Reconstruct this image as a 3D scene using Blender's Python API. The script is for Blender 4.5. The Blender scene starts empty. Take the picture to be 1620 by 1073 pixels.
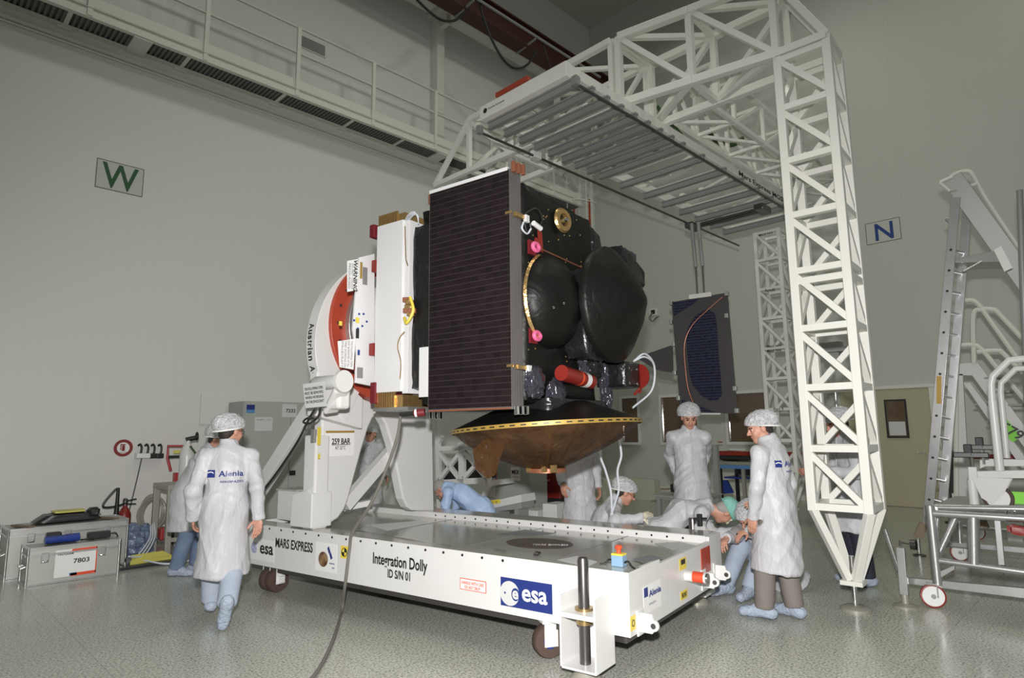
import bpy, bmesh, math, random
import numpy as np
from mathutils import Vector, Matrix
random.seed(7)
S = bpy.context.scene
COL = S.collection
# ---------------------------------------------------------------- camera, light, exposure
FPX, EYE = 992.0, 1.58
YAW, PITCH, ROLL = math.radians(45.08), math.radians(8.337), math.radians(-0.667)
fwd = Vector((math.sin(YAW)*math.cos(PITCH), math.cos(YAW)*math.cos(PITCH), math.sin(PITCH)))
ri = Vector((math.cos(YAW), -math.sin(YAW), 0)); up_ = ri.cross(fwd)
RT = ri*math.cos(ROLL) + up_*math.sin(ROLL)
UP = -ri*math.sin(ROLL) + up_*math.cos(ROLL)
EYEP = Vector((0, 0, EYE))
cam = bpy.data.cameras.new('camera')
cam.sensor_width = 36; cam.lens = FPX*36/1620; cam.clip_end = 200
co = bpy.data.objects.new('camera', cam); COL.objects.link(co)
co.matrix_world = Matrix(((RT.x, UP.x, -fwd.x, 0), (RT.y, UP.y, -fwd.y, 0), (RT.z, UP.z, -fwd.z, EYE), (0, 0, 0, 1)))
S.camera = co
S.view_settings.view_transform = 'Standard'; S.view_settings.look = 'None'
S.view_settings.exposure = 0.0; S.view_settings.gamma = 1.0
S.view_settings.use_curve_mapping = False
w = bpy.data.worlds.new('hall_world'); S.world = w; w.use_nodes = True
w.node_tree.nodes['Background'].inputs[0].default_value = (0.93, 1.0, 0.92, 1)
w.node_tree.nodes['Background'].inputs[1].default_value = 0.20
def lamp(name, kind, loc, energy, color, target=None, **kw):
    l = bpy.data.lights.new(name, kind); l.energy = energy; l.color = color
    for k, v in kw.items(): setattr(l, k, v)
    o = bpy.data.objects.new(name, l); COL.objects.link(o); o.location = loc
    if target is not None:
        o.rotation_euler = (Vector(target)-Vector(loc)).to_track_quat('-Z', 'Y').to_euler()
    return o
# the photographer's flash, just above the lens
fl = lamp('camera_flash', 'SPOT', (-0.10, -0.06, 1.95), 1800, (1.0, 0.97, 0.95), target=(5.4, 5.0, 1.25),
     spot_size=math.radians(92), spot_blend=1.0, shadow_soft_size=0.06)
fl.scale = (1.9, 1.0, 1.0)      # a flash head spreads wide and low
# high bay lamps under the hall ceiling
for lx, ly in ((3.76, 4.98), (9.8, 5.0), (3.6, -0.2), (10.3, -0.16)):
    lamp('hall_light', 'AREA', (lx, ly, 12.6), 95, (0.97, 1.0, 0.86), target=(lx, ly, 0), shape='DISK', size=1.1)

# ---------------------------------------------------------------- helpers
class Frame:
    def __init__(s, ang):
        s.ang = ang; s.ex = Vector((math.cos(ang), math.sin(ang), 0)); s.ey = Vector((-math.sin(ang), math.cos(ang), 0))
    def loc(s, p): return Vector((p.dot(s.ex), p.dot(s.ey), p.z))
    def w(s, p): p = Vector(p); return s.ex*p.x + s.ey*p.y + Vector((0, 0, p.z))
    def ray(s, x, y):
        return s.loc(RT*((x-810)/FPX) - UP*((y-536.5)/FPX) + fwd)
    def at(s, x, y, ax, v):        # where the sight line of a photo point meets a plane of this frame
        d = s.ray(x, y); e = Vector((0, 0, EYE)); return e + d*((v-e[ax])/d[ax])
ROOM = Frame(0.0)
DOL = Frame(math.radians(9.3) - math.pi/2)      # dolly and spacecraft
GAN = Frame(math.radians(4.07) - math.pi/2)
def aX(x, y, v, f=DOL): return f.at(x, y, 0, v)
def aY(x, y, v, f=DOL): return f.at(x, y, 1, v)
def aZ(x, y, v, f=DOL): return f.at(x, y, 2, v)
V = Vector
BASE = {}
def thing(name, label, cat, base=(0, 0, 0), frame=ROOM, group=None):
    o = bpy.data.objects.new(name, None); COL.objects.link(o)
    o.empty_display_size = 0.1
    o.location = frame.w(base); o.rotation_euler = (0, 0, frame.ang)
    o['label'] = label; o['category'] = cat
    if group: o['group'] = group
    BASE[o.name] = (V(base), frame)
    return o
def copy_tree(o, parent=None):
    c = o.copy(); COL.objects.link(c)
    if parent: c.parent = parent
    for ch in o.children: copy_tree(ch, c)
    return c
class MB:
    def __init__(s): s.v = []; s.f = []; s.m = []; s.mi = 0; s.sm = []; s.smooth = False
    def add(s, vs, fs, smooth=None):
        n = len(s.v); s.v += [V(v) for v in vs]
        for f in fs: s.f.append([i+n for i in f]); s.m.append(s.mi); s.sm.append(s.smooth if smooth is None else smooth)
        return s
    def hexa(s, c8): return s.add(c8, [(0,3,2,1),(4,5,6,7),(0,1,5,4),(1,2,6,5),(2,3,7,6),(3,0,4,7)])
    def box(s, c, sz, rz=0, M=None):
        c = V(c); hx, hy, hz = sz[0]/2, sz[1]/2, sz[2]/2
        ps = [V(p) for p in ((-hx,-hy,-hz),(hx,-hy,-hz),(hx,hy,-hz),(-hx,hy,-hz),(-hx,-hy,hz),(hx,-hy,hz),(hx,hy,hz),(-hx,hy,hz))]
        R = M if M else Matrix.Rotation(rz, 3, 'Z')
        return s.hexa([c + R @ p for p in ps])
    def bb(s, a, b):
        a, b = V(a), V(b); return s.box((a+b)/2, [max(abs(b[i]-a[i]), .0005) for i in range(3)])
    def beam(s, p, q, wd, ht=None, up=(0, 0, 1)):
        p, q = V(p), V(q); ht = ht or wd; d = (q-p).normalized(); u = V(up)
        if abs(d.dot(u)) > .95: u = V((1, 0, 0)) if abs(d.x) < .9 else V((0, 1, 0))
        sd = d.cross(u).normalized()*wd/2; u = sd.cross(d).normalized()*ht/2
        return s.hexa([p-sd-u, p+sd-u, p+sd+u, p-sd+u, q-sd-u, q+sd-u, q+sd+u, q-sd+u])
    def tube(s, pts, r, n=10, closed=False, cap=True, r2=None):
        pts = [V(p) for p in pts]; N = len(pts); rings = []; base = len(s.v); u = None
        for i, p in enumerate(pts):
            a = pts[i-1] if (i > 0 or closed) else p; b = pts[(i+1) % N] if (i < N-1 or closed) else p
            d = (b-a).normalized()
            if u is None: u = d.orthogonal().normalized()
            else: u = (u - d*u.dot(d)); u = u.normalized() if u.length > 1e-6 else d.orthogonal().normalized()
            k = d.cross(u); rr = r if r2 is None else r + (r2-r)*i/(N-1)
            for j in range(n):
                t = 2*math.pi*j/n; s.v.append(p + (u*math.cos(t) + k*math.sin(t))*rr)
        for i in range(N if closed else N-1):
            for j in range(n):
                a = base+i*n+j; b = base+i*n+(j+1) % n; i2 = (i+1) % N
                s.f.append([a, b, base+i2*n+(j+1) % n, base+i2*n+j]); s.m.append(s.mi); s.sm.append(True)
        if cap and not closed:
            s.f.append([base+j for j in range(n)][::-1]); s.m.append(s.mi); s.sm.append(False)
            s.f.append([base+(N-1)*n+j for j in range(n)]); s.m.append(s.mi); s.sm.append(False)
        return s
    def lathe(s, prof, c=(0, 0, 0), ax=(0, 0, 1), n=24, ref=None, arc=None, smooth=True):
        # prof: (radius, distance along axis)
        c, ax = V(c), V(ax).normalized(); u = V(ref).normalized() if ref else ax.orthogonal().normalized(); k = ax.cross(u)
        base = len(s.v); full = arc is None; m = n if full else n+1; a0, a1 = (0, 2*math.pi) if full else arc
        for r, h in prof:
            for j in range(m):
                t = a0 + (a1-a0)*j/n; s.v.append(c + ax*h + (u*math.cos(t)+k*math.sin(t))*r)
        for i in range(len(prof)-1):
            for j in range(n):
                j2 = (j+1) % m
                s.f.append([base+i*m+j, base+i*m+j2, base+(i+1)*m+j2, base+(i+1)*m+j]); s.m.append(s.mi); s.sm.append(smooth)
        return s
    def cyl(s, p, q, r, n=20, r2=None):
        p, q = V(p), V(q); d = (q-p).length; r2 = r if r2 is None else r2
        return s.lathe([(1e-4, 0), (r, 0), (r, 0), (r2, d), (r2, d), (1e-4, d)], p, q-p, n)
    def prism(s, poly, off, holes=False):
        # poly: list of 3D points (planar outline), off: extrusion vector
        n = len(poly); poly = [V(p) for p in poly]; off = V(off)
        return s.add(poly + [p+off for p in poly], [list(range(n))[::-1], [i+n for i in range(n)]] + [[i, (i+1) % n, (i+1) % n+n, i+n] for i in range(n)])
    def build(s, name, mats, parent=None, bevel=0, base=None, frame=None, solid=0, smooth_angle=40, kind=None, label=None, cat=None, group=None, subsurf=0):
        if parent is not None:
            root = parent
            while root.parent: root = root.parent
            b, fr = BASE[root.name]
        else:
            fr = frame or ROOM
            if base is None:
                lo = [min(v[i] for v in s.v) for i in range(3)]; hi = [max(v[i] for v in s.v) for i in range(3)]
                base = ((lo[0]+hi[0])/2, (lo[1]+hi[1])/2, lo[2])
            b = V(base)
        me = bpy.data.meshes.new(name)
        me.from_pydata([v-b for v in s.v], [], s.f); 
        if not isinstance(mats, (list, tuple)): mats = [mats]
        for m in mats: me.materials.append(m)
        me.polygons.foreach_set('material_index', s.m); me.polygons.foreach_set('use_smooth', s.sm)
        bm = bmesh.new(); bm.from_mesh(me); bmesh.ops.recalc_face_normals(bm, faces=bm.faces); bm.to_mesh(me); bm.free()
        me.update()
        o = bpy.data.objects.new(name, me); COL.objects.link(o)
        if parent is not None: o.parent = parent
        else:
            o.location = fr.w(b); o.rotation_euler = (0, 0, fr.ang); BASE[o.name] = (b, fr)
        if any(s.sm) : me.set_sharp_from_angle(angle=math.radians(smooth_angle))
        if bevel:
            md = o.modifiers.new('bevel', 'BEVEL'); md.width = bevel; md.segments = 2; md.limit_method = 'ANGLE'; md.angle_limit = math.radians(40)
        if solid:
            md = o.modifiers.new('solid', 'SOLIDIFY'); md.thickness = solid; md.offset = 0
        if subsurf:
            md = o.modifiers.new('sub', 'SUBSURF'); md.levels = md.render_levels = subsurf
        if kind: o['kind'] = kind
        if label: o['label'] = label
        if cat: o['category'] = cat
        if group: o['group'] = group
        return o
def text(s, size, c, xd, yd, mat, parent, name='lettering', bold=0.0, depth=0.0015, label=None, off=0.003):
    """lettering fitted to a width x height box centred on c, lying along xd and yd"""
    cu = bpy.data.curves.new('lettering', 'FONT'); cu.body = s; cu.align_x = 'CENTER'; cu.extrude = 0.02; cu.offset = bold; cu.resolution_u = 3
    to = bpy.data.objects.new('lettering_curve', cu); COL.objects.link(to)
    dg = bpy.context.evaluated_depsgraph_get(); dg.update()
    me = bpy.data.meshes.new_from_object(to.evaluated_get(dg))
    bpy.data.objects.remove(to); bpy.data.curves.remove(cu)
    n = len(me.vertices); a = np.zeros(n*3); me.vertices.foreach_get('co', a); a = a.reshape(-1, 3)
    lo, hi = a.min(0), a.max(0); xd, yd = V(xd).normalized(), V(yd).normalized(); zd = xd.cross(yd); c = V(c)
    mb = MB(); sx = size[0]/(hi[0]-lo[0]); sy = size[1]/(hi[1]-lo[1]); mid = (lo+hi)/2
    vs = [c + xd*((q[0]-mid[0])*sx) + yd*((q[1]-mid[1])*sy) + zd*(off + (depth if q[2] > 0 else 0)) for q in a]
    mb.add(vs, [list(p.vertices) for p in me.polygons]); bpy.data.meshes.remove(me)
    return mb.build(name, mat, parent, label=label)
def plate(c, wd, ht, xd, yd, th=0.002, off=0.0):
    xd, yd = V(xd).normalized(), V(yd).normalized(); zd = xd.cross(yd); c = V(c) + zd*off
    return MB().hexa([c-xd*wd/2-yd*ht/2, c+xd*wd/2-yd*ht/2, c+xd*wd/2+yd*ht/2, c-xd*wd/2+yd*ht/2,
                      c-xd*wd/2-yd*ht/2+zd*th, c+xd*wd/2-yd*ht/2+zd*th, c+xd*wd/2+yd*ht/2+zd*th, c-xd*wd/2+yd*ht/2+zd*th])
def disc(c, r, xd, yd, th=0.002, off=0.0, n=28, rx=None):
    xd, yd = V(xd).normalized(), V(yd).normalized(); zd = xd.cross(yd); c = V(c) + zd*off; rx = rx or r
    return MB().prism([c + xd*rx*math.cos(2*math.pi*i/n) + yd*r*math.sin(2*math.pi*i/n) for i in range(n)], zd*th)
def spline(pts, n=8):
    pts = [V(p) for p in pts]; P = [pts[0]*2-pts[1]] + pts + [pts[-1]*2-pts[-2]]; out = []
    for i in range(1, len(P)-2):
        a, b, c, d = P[i-1:i+3]
        for k in range(n):
            t = k/n; out.append(.5*((2*b) + (c-a)*t + (2*a-5*b+4*c-d)*t*t + (3*b-a-3*c+d)*t**3))
    return out + [pts[-1]]

def lump(c, rx, ry, rz, amp, seed, n=5, flat=True):
    """crumpled heap"""
    bm = bmesh.new(); bmesh.ops.create_icosphere(bm, subdivisions=n, radius=1); rs = np.random.RandomState(seed); K = rs.randn(14, 3)*4.2; ph = rs.rand(14)*7; vs = []
    for v in bm.verts:
        p = np.array(v.co); d = sum(abs(math.sin(K[i] @ p+ph[i])) for i in range(14))/14-.6; q = p*(1+d*amp); z = q[2]*rz
        if flat: z = max(z, -rz*.55)
        vs.append(V((c[0]+q[0]*rx, c[1]+q[1]*ry, c[2]+z+(rz*.55 if flat else 0))))
    bm.verts.index_update(); fs = [[v.index for v in f.verts] for f in bm.faces]; bm.free()
    return MB().add(vs, fs, smooth=True)
# ---------------------------------------------------------------- materials
def mat(name, col, rough=.5, metal=0., spec=.5, bump=None, var=None, trans=0., alpha=1., coat=0., sheen=0., emit=None):
    """bump=(scale, strength, stretch_z); var=(scale, amount, second colour)"""
    m = bpy.data.materials.new(name); m.use_nodes = True; nt = m.node_tree; P = nt.nodes['Principled BSDF']
    P.inputs['Base Color'].default_value = (*col, 1); P.inputs['Roughness'].default_value = rough; P.inputs['Metallic'].default_value = metal
    P.inputs['Specular IOR Level'].default_value = spec; P.inputs['Transmission Weight'].default_value = trans
    P.inputs['Alpha'].default_value = alpha; P.inputs['Coat Weight'].default_value = coat; P.inputs['Sheen Weight'].default_value = sheen
    if bump or var:
        tc = nt.nodes.new('ShaderNodeTexCoord')
    if bump:
        mp = nt.nodes.new('ShaderNodeMapping'); mp.inputs['Scale'].default_value = (1, 1, bump[2] if len(bump) > 2 else 1)
        nt.links.new(tc.outputs['Object'], mp.inputs[0])
        nz = nt.nodes.new('ShaderNodeTexNoise'); nz.inputs['Scale'].default_value = bump[0]; nz.inputs['Detail'].default_value = 3
        nz.inputs['Distortion'].default_value = bump[3] if len(bump) > 3 else 0
        nt.links.new(mp.outputs[0], nz.inputs['Vector'])
        b = nt.nodes.new('ShaderNodeBump'); b.inputs['Strength'].default_value = bump[1]; b.inputs['Distance'].default_value = .02
        nt.links.new(nz.outputs['Fac'], b.inputs['Height']); nt.links.new(b.outputs[0], P.inputs['Normal'])
    if var:
        nz = nt.nodes.new('ShaderNodeTexNoise'); nz.inputs['Scale'].default_value = var[0]; nz.inputs['Detail'].default_value = 4
        nt.links.new(tc.outputs['Object'], nz.inputs['Vector'])
        mr = nt.nodes.new('ShaderNodeMapRange'); mr.inputs[1].default_value = .35; mr.inputs[2].default_value = .65
        nt.links.new(nz.outputs['Fac'], mr.inputs[0])
        mx = nt.nodes.new('ShaderNodeMix'); mx.data_type = 'RGBA'
        mx.inputs[6].default_value = (*col, 1); mx.inputs[7].default_value = (*var[2], 1)
        mu = nt.nodes.new('ShaderNodeMath'); mu.operation = 'MULTIPLY'; mu.inputs[1].default_value = var[1]
        nt.links.new(mr.outputs[0], mu.inputs[0]); nt.links.new(mu.outputs[0], mx.inputs[0]); nt.links.new(mx.outputs[2], P.inputs['Base Color'])
    if emit:
        P.inputs['Emission Color'].default_value = (*emit[0], 1); P.inputs['Emission Strength'].default_value = emit[1]
    return m
def nodes(m): return m.node_tree, m.node_tree.nodes['Principled BSDF']
def wall_mat(name, axis, pitch, col):
    m = mat(name, col, .44, spec=.4, var=(.35, .25, tuple(c*.93 for c in col))); nt, P = nodes(m)
    tc = nt.nodes.new('ShaderNodeNewGeometry'); sp = nt.nodes.new('ShaderNodeSeparateXYZ'); nt.links.new(tc.outputs['Position'], sp.inputs[0])
    dv = nt.nodes.new('ShaderNodeMath'); dv.operation = 'DIVIDE'; dv.inputs[1].default_value = pitch; nt.links.new(sp.outputs[axis], dv.inputs[0])
    fr = nt.nodes.new('ShaderNodeMath'); fr.operation = 'FRACT'; nt.links.new(dv.outputs[0], fr.inputs[0])
    gt = nt.nodes.new('ShaderNodeMath'); gt.operation = 'COMPARE'; gt.inputs[1].default_value = .5; gt.inputs[2].default_value = .03; nt.links.new(fr.outputs[0], gt.inputs[0])
    b = nt.nodes.new('ShaderNodeBump'); b.inputs['Strength'].default_value = .5; b.inputs['Distance'].default_value = .008
    nt.links.new(gt.outputs[0], b.inputs['Height']); nt.links.new(b.outputs[0], P.inputs['Normal'])
    return m
def floor_mat():
    m = mat('speckled_vinyl', (.40, .41, .36), .24, spec=.5); nt, P = nodes(m)
    g = nt.nodes.new('ShaderNodeNewGeometry')
    n1 = nt.nodes.new('ShaderNodeTexNoise'); n1.inputs['Scale'].default_value = 62; n1.inputs['Detail'].default_value = 2; nt.links.new(g.outputs['Position'], n1.inputs['Vector'])
    cr = nt.nodes.new('ShaderNodeValToRGB'); e = cr.color_ramp.elements
    e[0].position = .36; e[0].color = (.215, .22, .195, 1); e[1].position = .62; e[1].color = (.56, .565, .50, 1)
    x = cr.color_ramp.elements.new(.47); x.color = (.42, .425, .375, 1)
    nt.links.new(n1.outputs['Fac'], cr.inputs[0])
    mp = nt.nodes.new('ShaderNodeMapping'); mp.inputs['Rotation'].default_value = (0, 0, 0); nt.links.new(g.outputs['Position'], mp.inputs[0])
    bk = nt.nodes.new('ShaderNodeTexBrick'); bk.offset = 0; bk.inputs['Scale'].default_value = 1; bk.inputs['Brick Width'].default_value = 1.25; bk.inputs['Row Height'].default_value = 1.25
    bk.inputs['Mortar Size'].default_value = .004; bk.inputs['Color1'].default_value = (1, 1, 1, 1); bk.inputs['Color2'].default_value = (.97, .97, .97, 1); bk.inputs['Mortar'].default_value = (.72, .72, .72, 1)
    nt.links.new(mp.outputs[0], bk.inputs['Vector'])
    mx = nt.nodes.new('ShaderNodeMix'); mx.data_type = 'RGBA'; mx.blend_type = 'MULTIPLY'; mx.inputs[0].default_value = 1
    nt.links.new(cr.outputs[0], mx.inputs[6]); nt.links.new(bk.outputs[0], mx.inputs[7]); nt.links.new(mx.outputs[2], P.inputs['Base Color'])
    n2 = nt.nodes.new('ShaderNodeTexNoise'); n2.inputs['Scale'].default_value = 3; nt.links.new(g.outputs['Position'], n2.inputs['Vector'])
    mr = nt.nodes.new('ShaderNodeMapRange'); mr.inputs[3].default_value = .16; mr.inputs[4].default_value = .32; nt.links.new(n2.outputs['Fac'], mr.inputs[0]); nt.links.new(mr.outputs[0], P.inputs['Roughness'])
    return m
def cell_mat(name, c1, c2, gap, bw, rh, rough, axes=('X', 'Z'), metal=.0):
    m = mat(name, c1, rough, metal, spec=.22); nt, P = nodes(m)
    tc = nt.nodes.new('ShaderNodeTexCoord'); sp = nt.nodes.new('ShaderNodeSeparateXYZ'); cb = nt.nodes.new('ShaderNodeCombineXYZ')
    nt.links.new(tc.outputs['Object'], sp.inputs[0]); nt.links.new(sp.outputs[axes[0]], cb.inputs[0]); nt.links.new(sp.outputs[axes[1]], cb.inputs[1])
    bk = nt.nodes.new('ShaderNodeTexBrick'); bk.offset = .0; bk.inputs['Scale'].default_value = 1
    bk.inputs['Brick Width'].default_value = bw; bk.inputs['Row Height'].default_value = rh; bk.inputs['Mortar Size'].default_value = .0022; bk.inputs['Bias'].default_value = 0
    bk.inputs['Color1'].default_value = (*c1, 1); bk.inputs['Color2'].default_value = (*c2, 1); bk.inputs['Mortar'].default_value = (*gap, 1)
    nt.links.new(cb.outputs[0], bk.inputs['Vector'])
    bk.inputs['Mortar'].default_value = (*[(a+b)*.62 for a, b in zip(c1, c2)], 1)
    dv = nt.nodes.new('ShaderNodeMath'); dv.operation = 'DIVIDE'; dv.inputs[1].default_value = rh; nt.links.new(sp.outputs[axes[1]], dv.inputs[0])
    fr = nt.nodes.new('ShaderNodeMath'); fr.operation = 'FRACT'; nt.links.new(dv.outputs[0], fr.inputs[0])
    cm = nt.nodes.new('ShaderNodeMath'); cm.operation = 'LESS_THAN'; cm.inputs[1].default_value = .13; nt.links.new(fr.outputs[0], cm.inputs[0])
    mx = nt.nodes.new('ShaderNodeMix'); mx.data_type = 'RGBA'; nt.links.new(cm.outputs[0], mx.inputs[0]); nt.links.new(bk.outputs[0], mx.inputs[6]); mx.inputs[7].default_value = (*gap, 1)
    nt.links.new(mx.outputs[2], P.inputs['Base Color'])
    # every cell sits at a very slightly different tilt
    sn = nt.nodes.new('ShaderNodeVectorMath'); sn.operation = 'SNAP'; sn.inputs[1].default_value = (bw, rh, 1); nt.links.new(cb.outputs[0], sn.inputs[0])
    wn = nt.nodes.new('ShaderNodeTexWhiteNoise'); nt.links.new(sn.outputs[0], wn.inputs['Vector'])
    mr = nt.nodes.new('ShaderNodeMapRange'); mr.inputs[3].default_value = rough*.75; mr.inputs[4].default_value = rough*1.3; nt.links.new(wn.outputs['Value'], mr.inputs[0]); nt.links.new(mr.outputs[0], P.inputs['Roughness'])
    sb = nt.nodes.new('ShaderNodeVectorMath'); sb.operation = 'SUBTRACT'; sb.inputs[1].default_value = (.5, .5, .5); nt.links.new(wn.outputs['Color'], sb.inputs[0])
    sc = nt.nodes.new('ShaderNodeVectorMath'); sc.operation = 'SCALE'; sc.inputs['Scale'].default_value = .13; nt.links.new(sb.outputs[0], sc.inputs[0])
    g = nt.nodes.new('ShaderNodeNewGeometry'); ad = nt.nodes.new('ShaderNodeVectorMath'); nt.links.new(g.outputs['Normal'], ad.inputs[0]); nt.links.new(sc.outputs[0], ad.inputs[1])
    nm = nt.nodes.new('ShaderNodeVectorMath'); nm.operation = 'NORMALIZE'; nt.links.new(ad.outputs[0], nm.inputs[0]); nt.links.new(nm.outputs[0], P.inputs['Normal'])
    return m
def film_mat(name, col, a, rough=.15, bump=(14, .5), var=None):
    """thin see-through film: part clear, part glossy sheet"""
    m = mat(name, col, rough, spec=.7, bump=bump, var=var); nt, P = nodes(m); out = nt.nodes['Material Output']
    tr = nt.nodes.new('ShaderNodeBsdfTransparent'); tr.inputs[0].default_value = (*[min(1, .35+c*.75) for c in col], 1)
    mx = nt.nodes.new('ShaderNodeMixShader'); mx.inputs[0].default_value = a
    nt.links.new(tr.outputs[0], mx.inputs[1]); nt.links.new(P.outputs[0], mx.inputs[2]); nt.links.new(mx.outputs[0], out.inputs[0])
    return m
def lace_mat():
    """bouffant cap gauze: crinkled white web over the hair"""
    m = mat('cap_gauze', (.66, .67, .70), .75, bump=(38, .9, 1, .6)); nt, P = nodes(m); out = nt.nodes['Material Output']
    tc = nt.nodes.new('ShaderNodeTexCoord'); nz = nt.nodes.new('ShaderNodeTexNoise'); nz.inputs['Scale'].default_value = 48; nz.inputs['Detail'].default_value = 4; nz.inputs['Distortion'].default_value = 1.6
    nt.links.new(tc.outputs['Object'], nz.inputs['Vector'])
    mr = nt.nodes.new('ShaderNodeMapRange'); mr.inputs[1].default_value = .38; mr.inputs[2].default_value = .62; mr.inputs[3].default_value = .50; mr.inputs[4].default_value = .88
    nt.links.new(nz.outputs['Fac'], mr.inputs[0])
    tr = nt.nodes.new('ShaderNodeBsdfTransparent'); mx = nt.nodes.new('ShaderNodeMixShader')
    nt.links.new(mr.outputs[0], mx.inputs[0]); nt.links.new(tr.outputs[0], mx.inputs[1]); nt.links.new(P.outputs[0], mx.inputs[2]); nt.links.new(mx.outputs[0], out.inputs[0])
    return m
M = {}
def dm(k, *a, **kw): M[k] = mat(k, *a, **kw)
dm('white_paint', (.69, .69, .68), .32, spec=.5, var=(2.2, .35, (.63, .63, .61)))
dm('gantry_paint', (.74, .74, .69), .42, var=(1.6, .4, (.66, .66, .60)))
dm('walkway_paint', (.70, .70, .64), .5)
dm('grating', (.16, .155, .15), .6)
dm('rail_grey', (.30, .30, .30), .42, metal=.35)
dm('aluminium', (.62, .62, .63), .3, metal=.9, var=(9, .4, (.5, .5, .52)))
dm('aluminium_dull', (.46, .47, .45), .38, metal=.75, bump=(180, .05))
dm('case_panel', (.42, .43, .40), .42, metal=.55, bump=(220, .12), var=(5, .5, (.36, .37, .34)))
dm('chrome', (.75, .75, .74), .12, metal=1)
dm('steel_dark', (.16, .15, .15), .3, metal=.85)
dm('black_foil', (.012, .012, .013), .3, spec=.5, bump=(9, 1.0, 1, .8))
dm('black_foil_taut', (.007, .0075, .0065), .42, spec=.24, bump=(5, .9, 1, .7))
dm('silver_foil', (.07, .07, .09), .2, metal=.5, bump=(12, 1.0, 1, 1.2))
dm('gold_foil', (.55, .36, .15), .28, metal=.8, bump=(30, .4))
dm('copper', (.36, .14, .08), .4, metal=.5)
dm('amber_strip', (.42, .27, .06), .45, metal=.3)
dm('radiator_white', (.74, .74, .75), .35)
dm('carbon', (.055, .05, .052), .45)
dm('panel_edge', (.17, .16, .16), .45, metal=.4)
dm('red_paint', (.42, .06, .03), .4, var=(6, .4, (.34, .045, .025)))
dm('red_cover', (.23, .020, .014), .4)
dm('red_dark', (.16, .014, .02), .4)
dm('pink_tag', (.70, .13, .28), .4)
dm('orange_red', (.75, .08, .03), .35)
dm('crane_red', (.07, .02, .016), .55)
dm('yellow', (.78, .62, .08), .45)
dm('yellow_mat', (.60, .55, .12), .5)
dm('green_tag', (.25, .75, .06), .5)
dm('green_cloth', (.03, .075, .02), .7)
dm('sign_green', (.02, .085, .03), .5)
dm('sign_blue', (.012, .045, .22), .5)
dm('logo_blue', (.018, .035, .19), .35)
dm('logo_lilac', (.40, .41, .62), .5)
dm('logo_cyan', (.10, .25, .50), .5)
dm('black', (.012, .012, .013), .45)
dm('black_plastic', (.02, .02, .022), .38)
dm('rubber', (.075, .045, .035), .7)
dm('tool_blue', (.02, .05, .28), .35)
dm('paper', (.78, .78, .77), .6)
dm('paper_grey', (.60, .60, .60), .6)
dm('cabinet_grey', (.40, .41, .385), .5)
dm('cabinet_grey_dark', (.30, .31, .30), .5)
dm('door_beige', (.44, .41, .28), .5)
dm('door_brown', (.12, .065, .035), .35)
dm('brown_wood', (.20, .15, .10), .6)
dm('brass', (.42, .30, .14), .3, metal=.8)
dm('jack_grey', (.36, .35, .30), .4, metal=.3)
dm('cable_grey', (.16, .15, .13), .5)
dm('cable_white', (.62, .66, .72), .45)
dm('cable_black', (.02, .02, .02), .5)
dm('planet_brown', (.105, .062, .045), .3, var=(9, .8, (.05, .032, .028)))
dm('deck', (.50, .50, .46), .12, metal=.25, spec=.6, var=(1.3, .4, (.44, .44, .39)))
dm('print_grey', (.22, .22, .24), .35)
dm('box_blue', (.22, .36, .52), .5)
dm('skin', (.52, .27, .19), .5, var=(25, .25, (.47, .22, .15)))
dm('skin_pale', (.58, .33, .25), .5)
dm('hair_dark', (.025, .018, .014), .6, bump=(90, .5))
dm('hair_grey', (.33, .31, .29), .6, bump=(90, .5))
dm('eye_dark', (.03, .02, .018), .3)
dm('lips', (.40, .15, .13), .5)
dm('coat_white', (.50, .50, .525), .46, spec=.35, bump=(13, .6, .35, 1.2))
dm('coat_blue', (.42, .56, .82), .5, bump=(12, .4, .5, .5))
dm('jeans', (.13, .18, .29), .8, bump=(160, .2), var=(8, .6, (.20, .26, .38)))
dm('jeans_pale', (.36, .42, .52), .8, bump=(120, .2), var=(8, .6, (.42, .48, .57)))
dm('trousers_grey', (.20, .175, .16), .8)
dm('trousers_navy', (.022, .024, .04), .8)
dm('shoe_cover', (.36, .42, .52), .6, bump=(36, .8))
dm('shoe_brown', (.09, .05, .035), .5)
dm('cap_green', (.20, .46, .40), .7, bump=(40, .8))
dm('glove', (.66, .62, .48), .6)
dm('plastic_blue', (.10, .14, .24), .18, spec=.7, bump=(20, 1.0, 1, 1), var=(16, .7, (.26, .32, .46)))
dm('pallet_red', (.40, .035, .04), .4)
M['glass_brown'] = mat('glass_brown', (.13, .09, .06), .08, spec=.6)
M['gauze'] = lace_mat()
M['amber_film'] = film_mat('amber_film', (.19, .095, .042), .36, .16, (6, 1.0, 1, 2.2), (5, .9, (.07, .035, .018))); M['amber_flap'] = film_mat('amber_flap', (.22, .11, .045), .26, .16, (14, 1.0, 1, 1.8))
M['clear_film'] = film_mat('clear_film', (.80, .80, .82), .35, .1, (10, .5))
M['clear_bag'] = film_mat('clear_bag', (.45, .47, .52), .45, .1, (25, 1.0, 1, 1))
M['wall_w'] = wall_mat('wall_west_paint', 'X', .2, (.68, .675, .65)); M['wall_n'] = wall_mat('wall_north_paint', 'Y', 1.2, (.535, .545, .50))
M['floor'] = floor_mat()
M['cells'] = cell_mat('solar_cells', (.013, .009, .010), (.019, .0125, .014), (.036, .028, .029), .0745, .0497, .17)
M['cells_blue'] = cell_mat('solar_cells_blue', (.013, .014, .03), (.022, .026, .06), (.085, .075, .08), .036, .045, .25)
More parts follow.
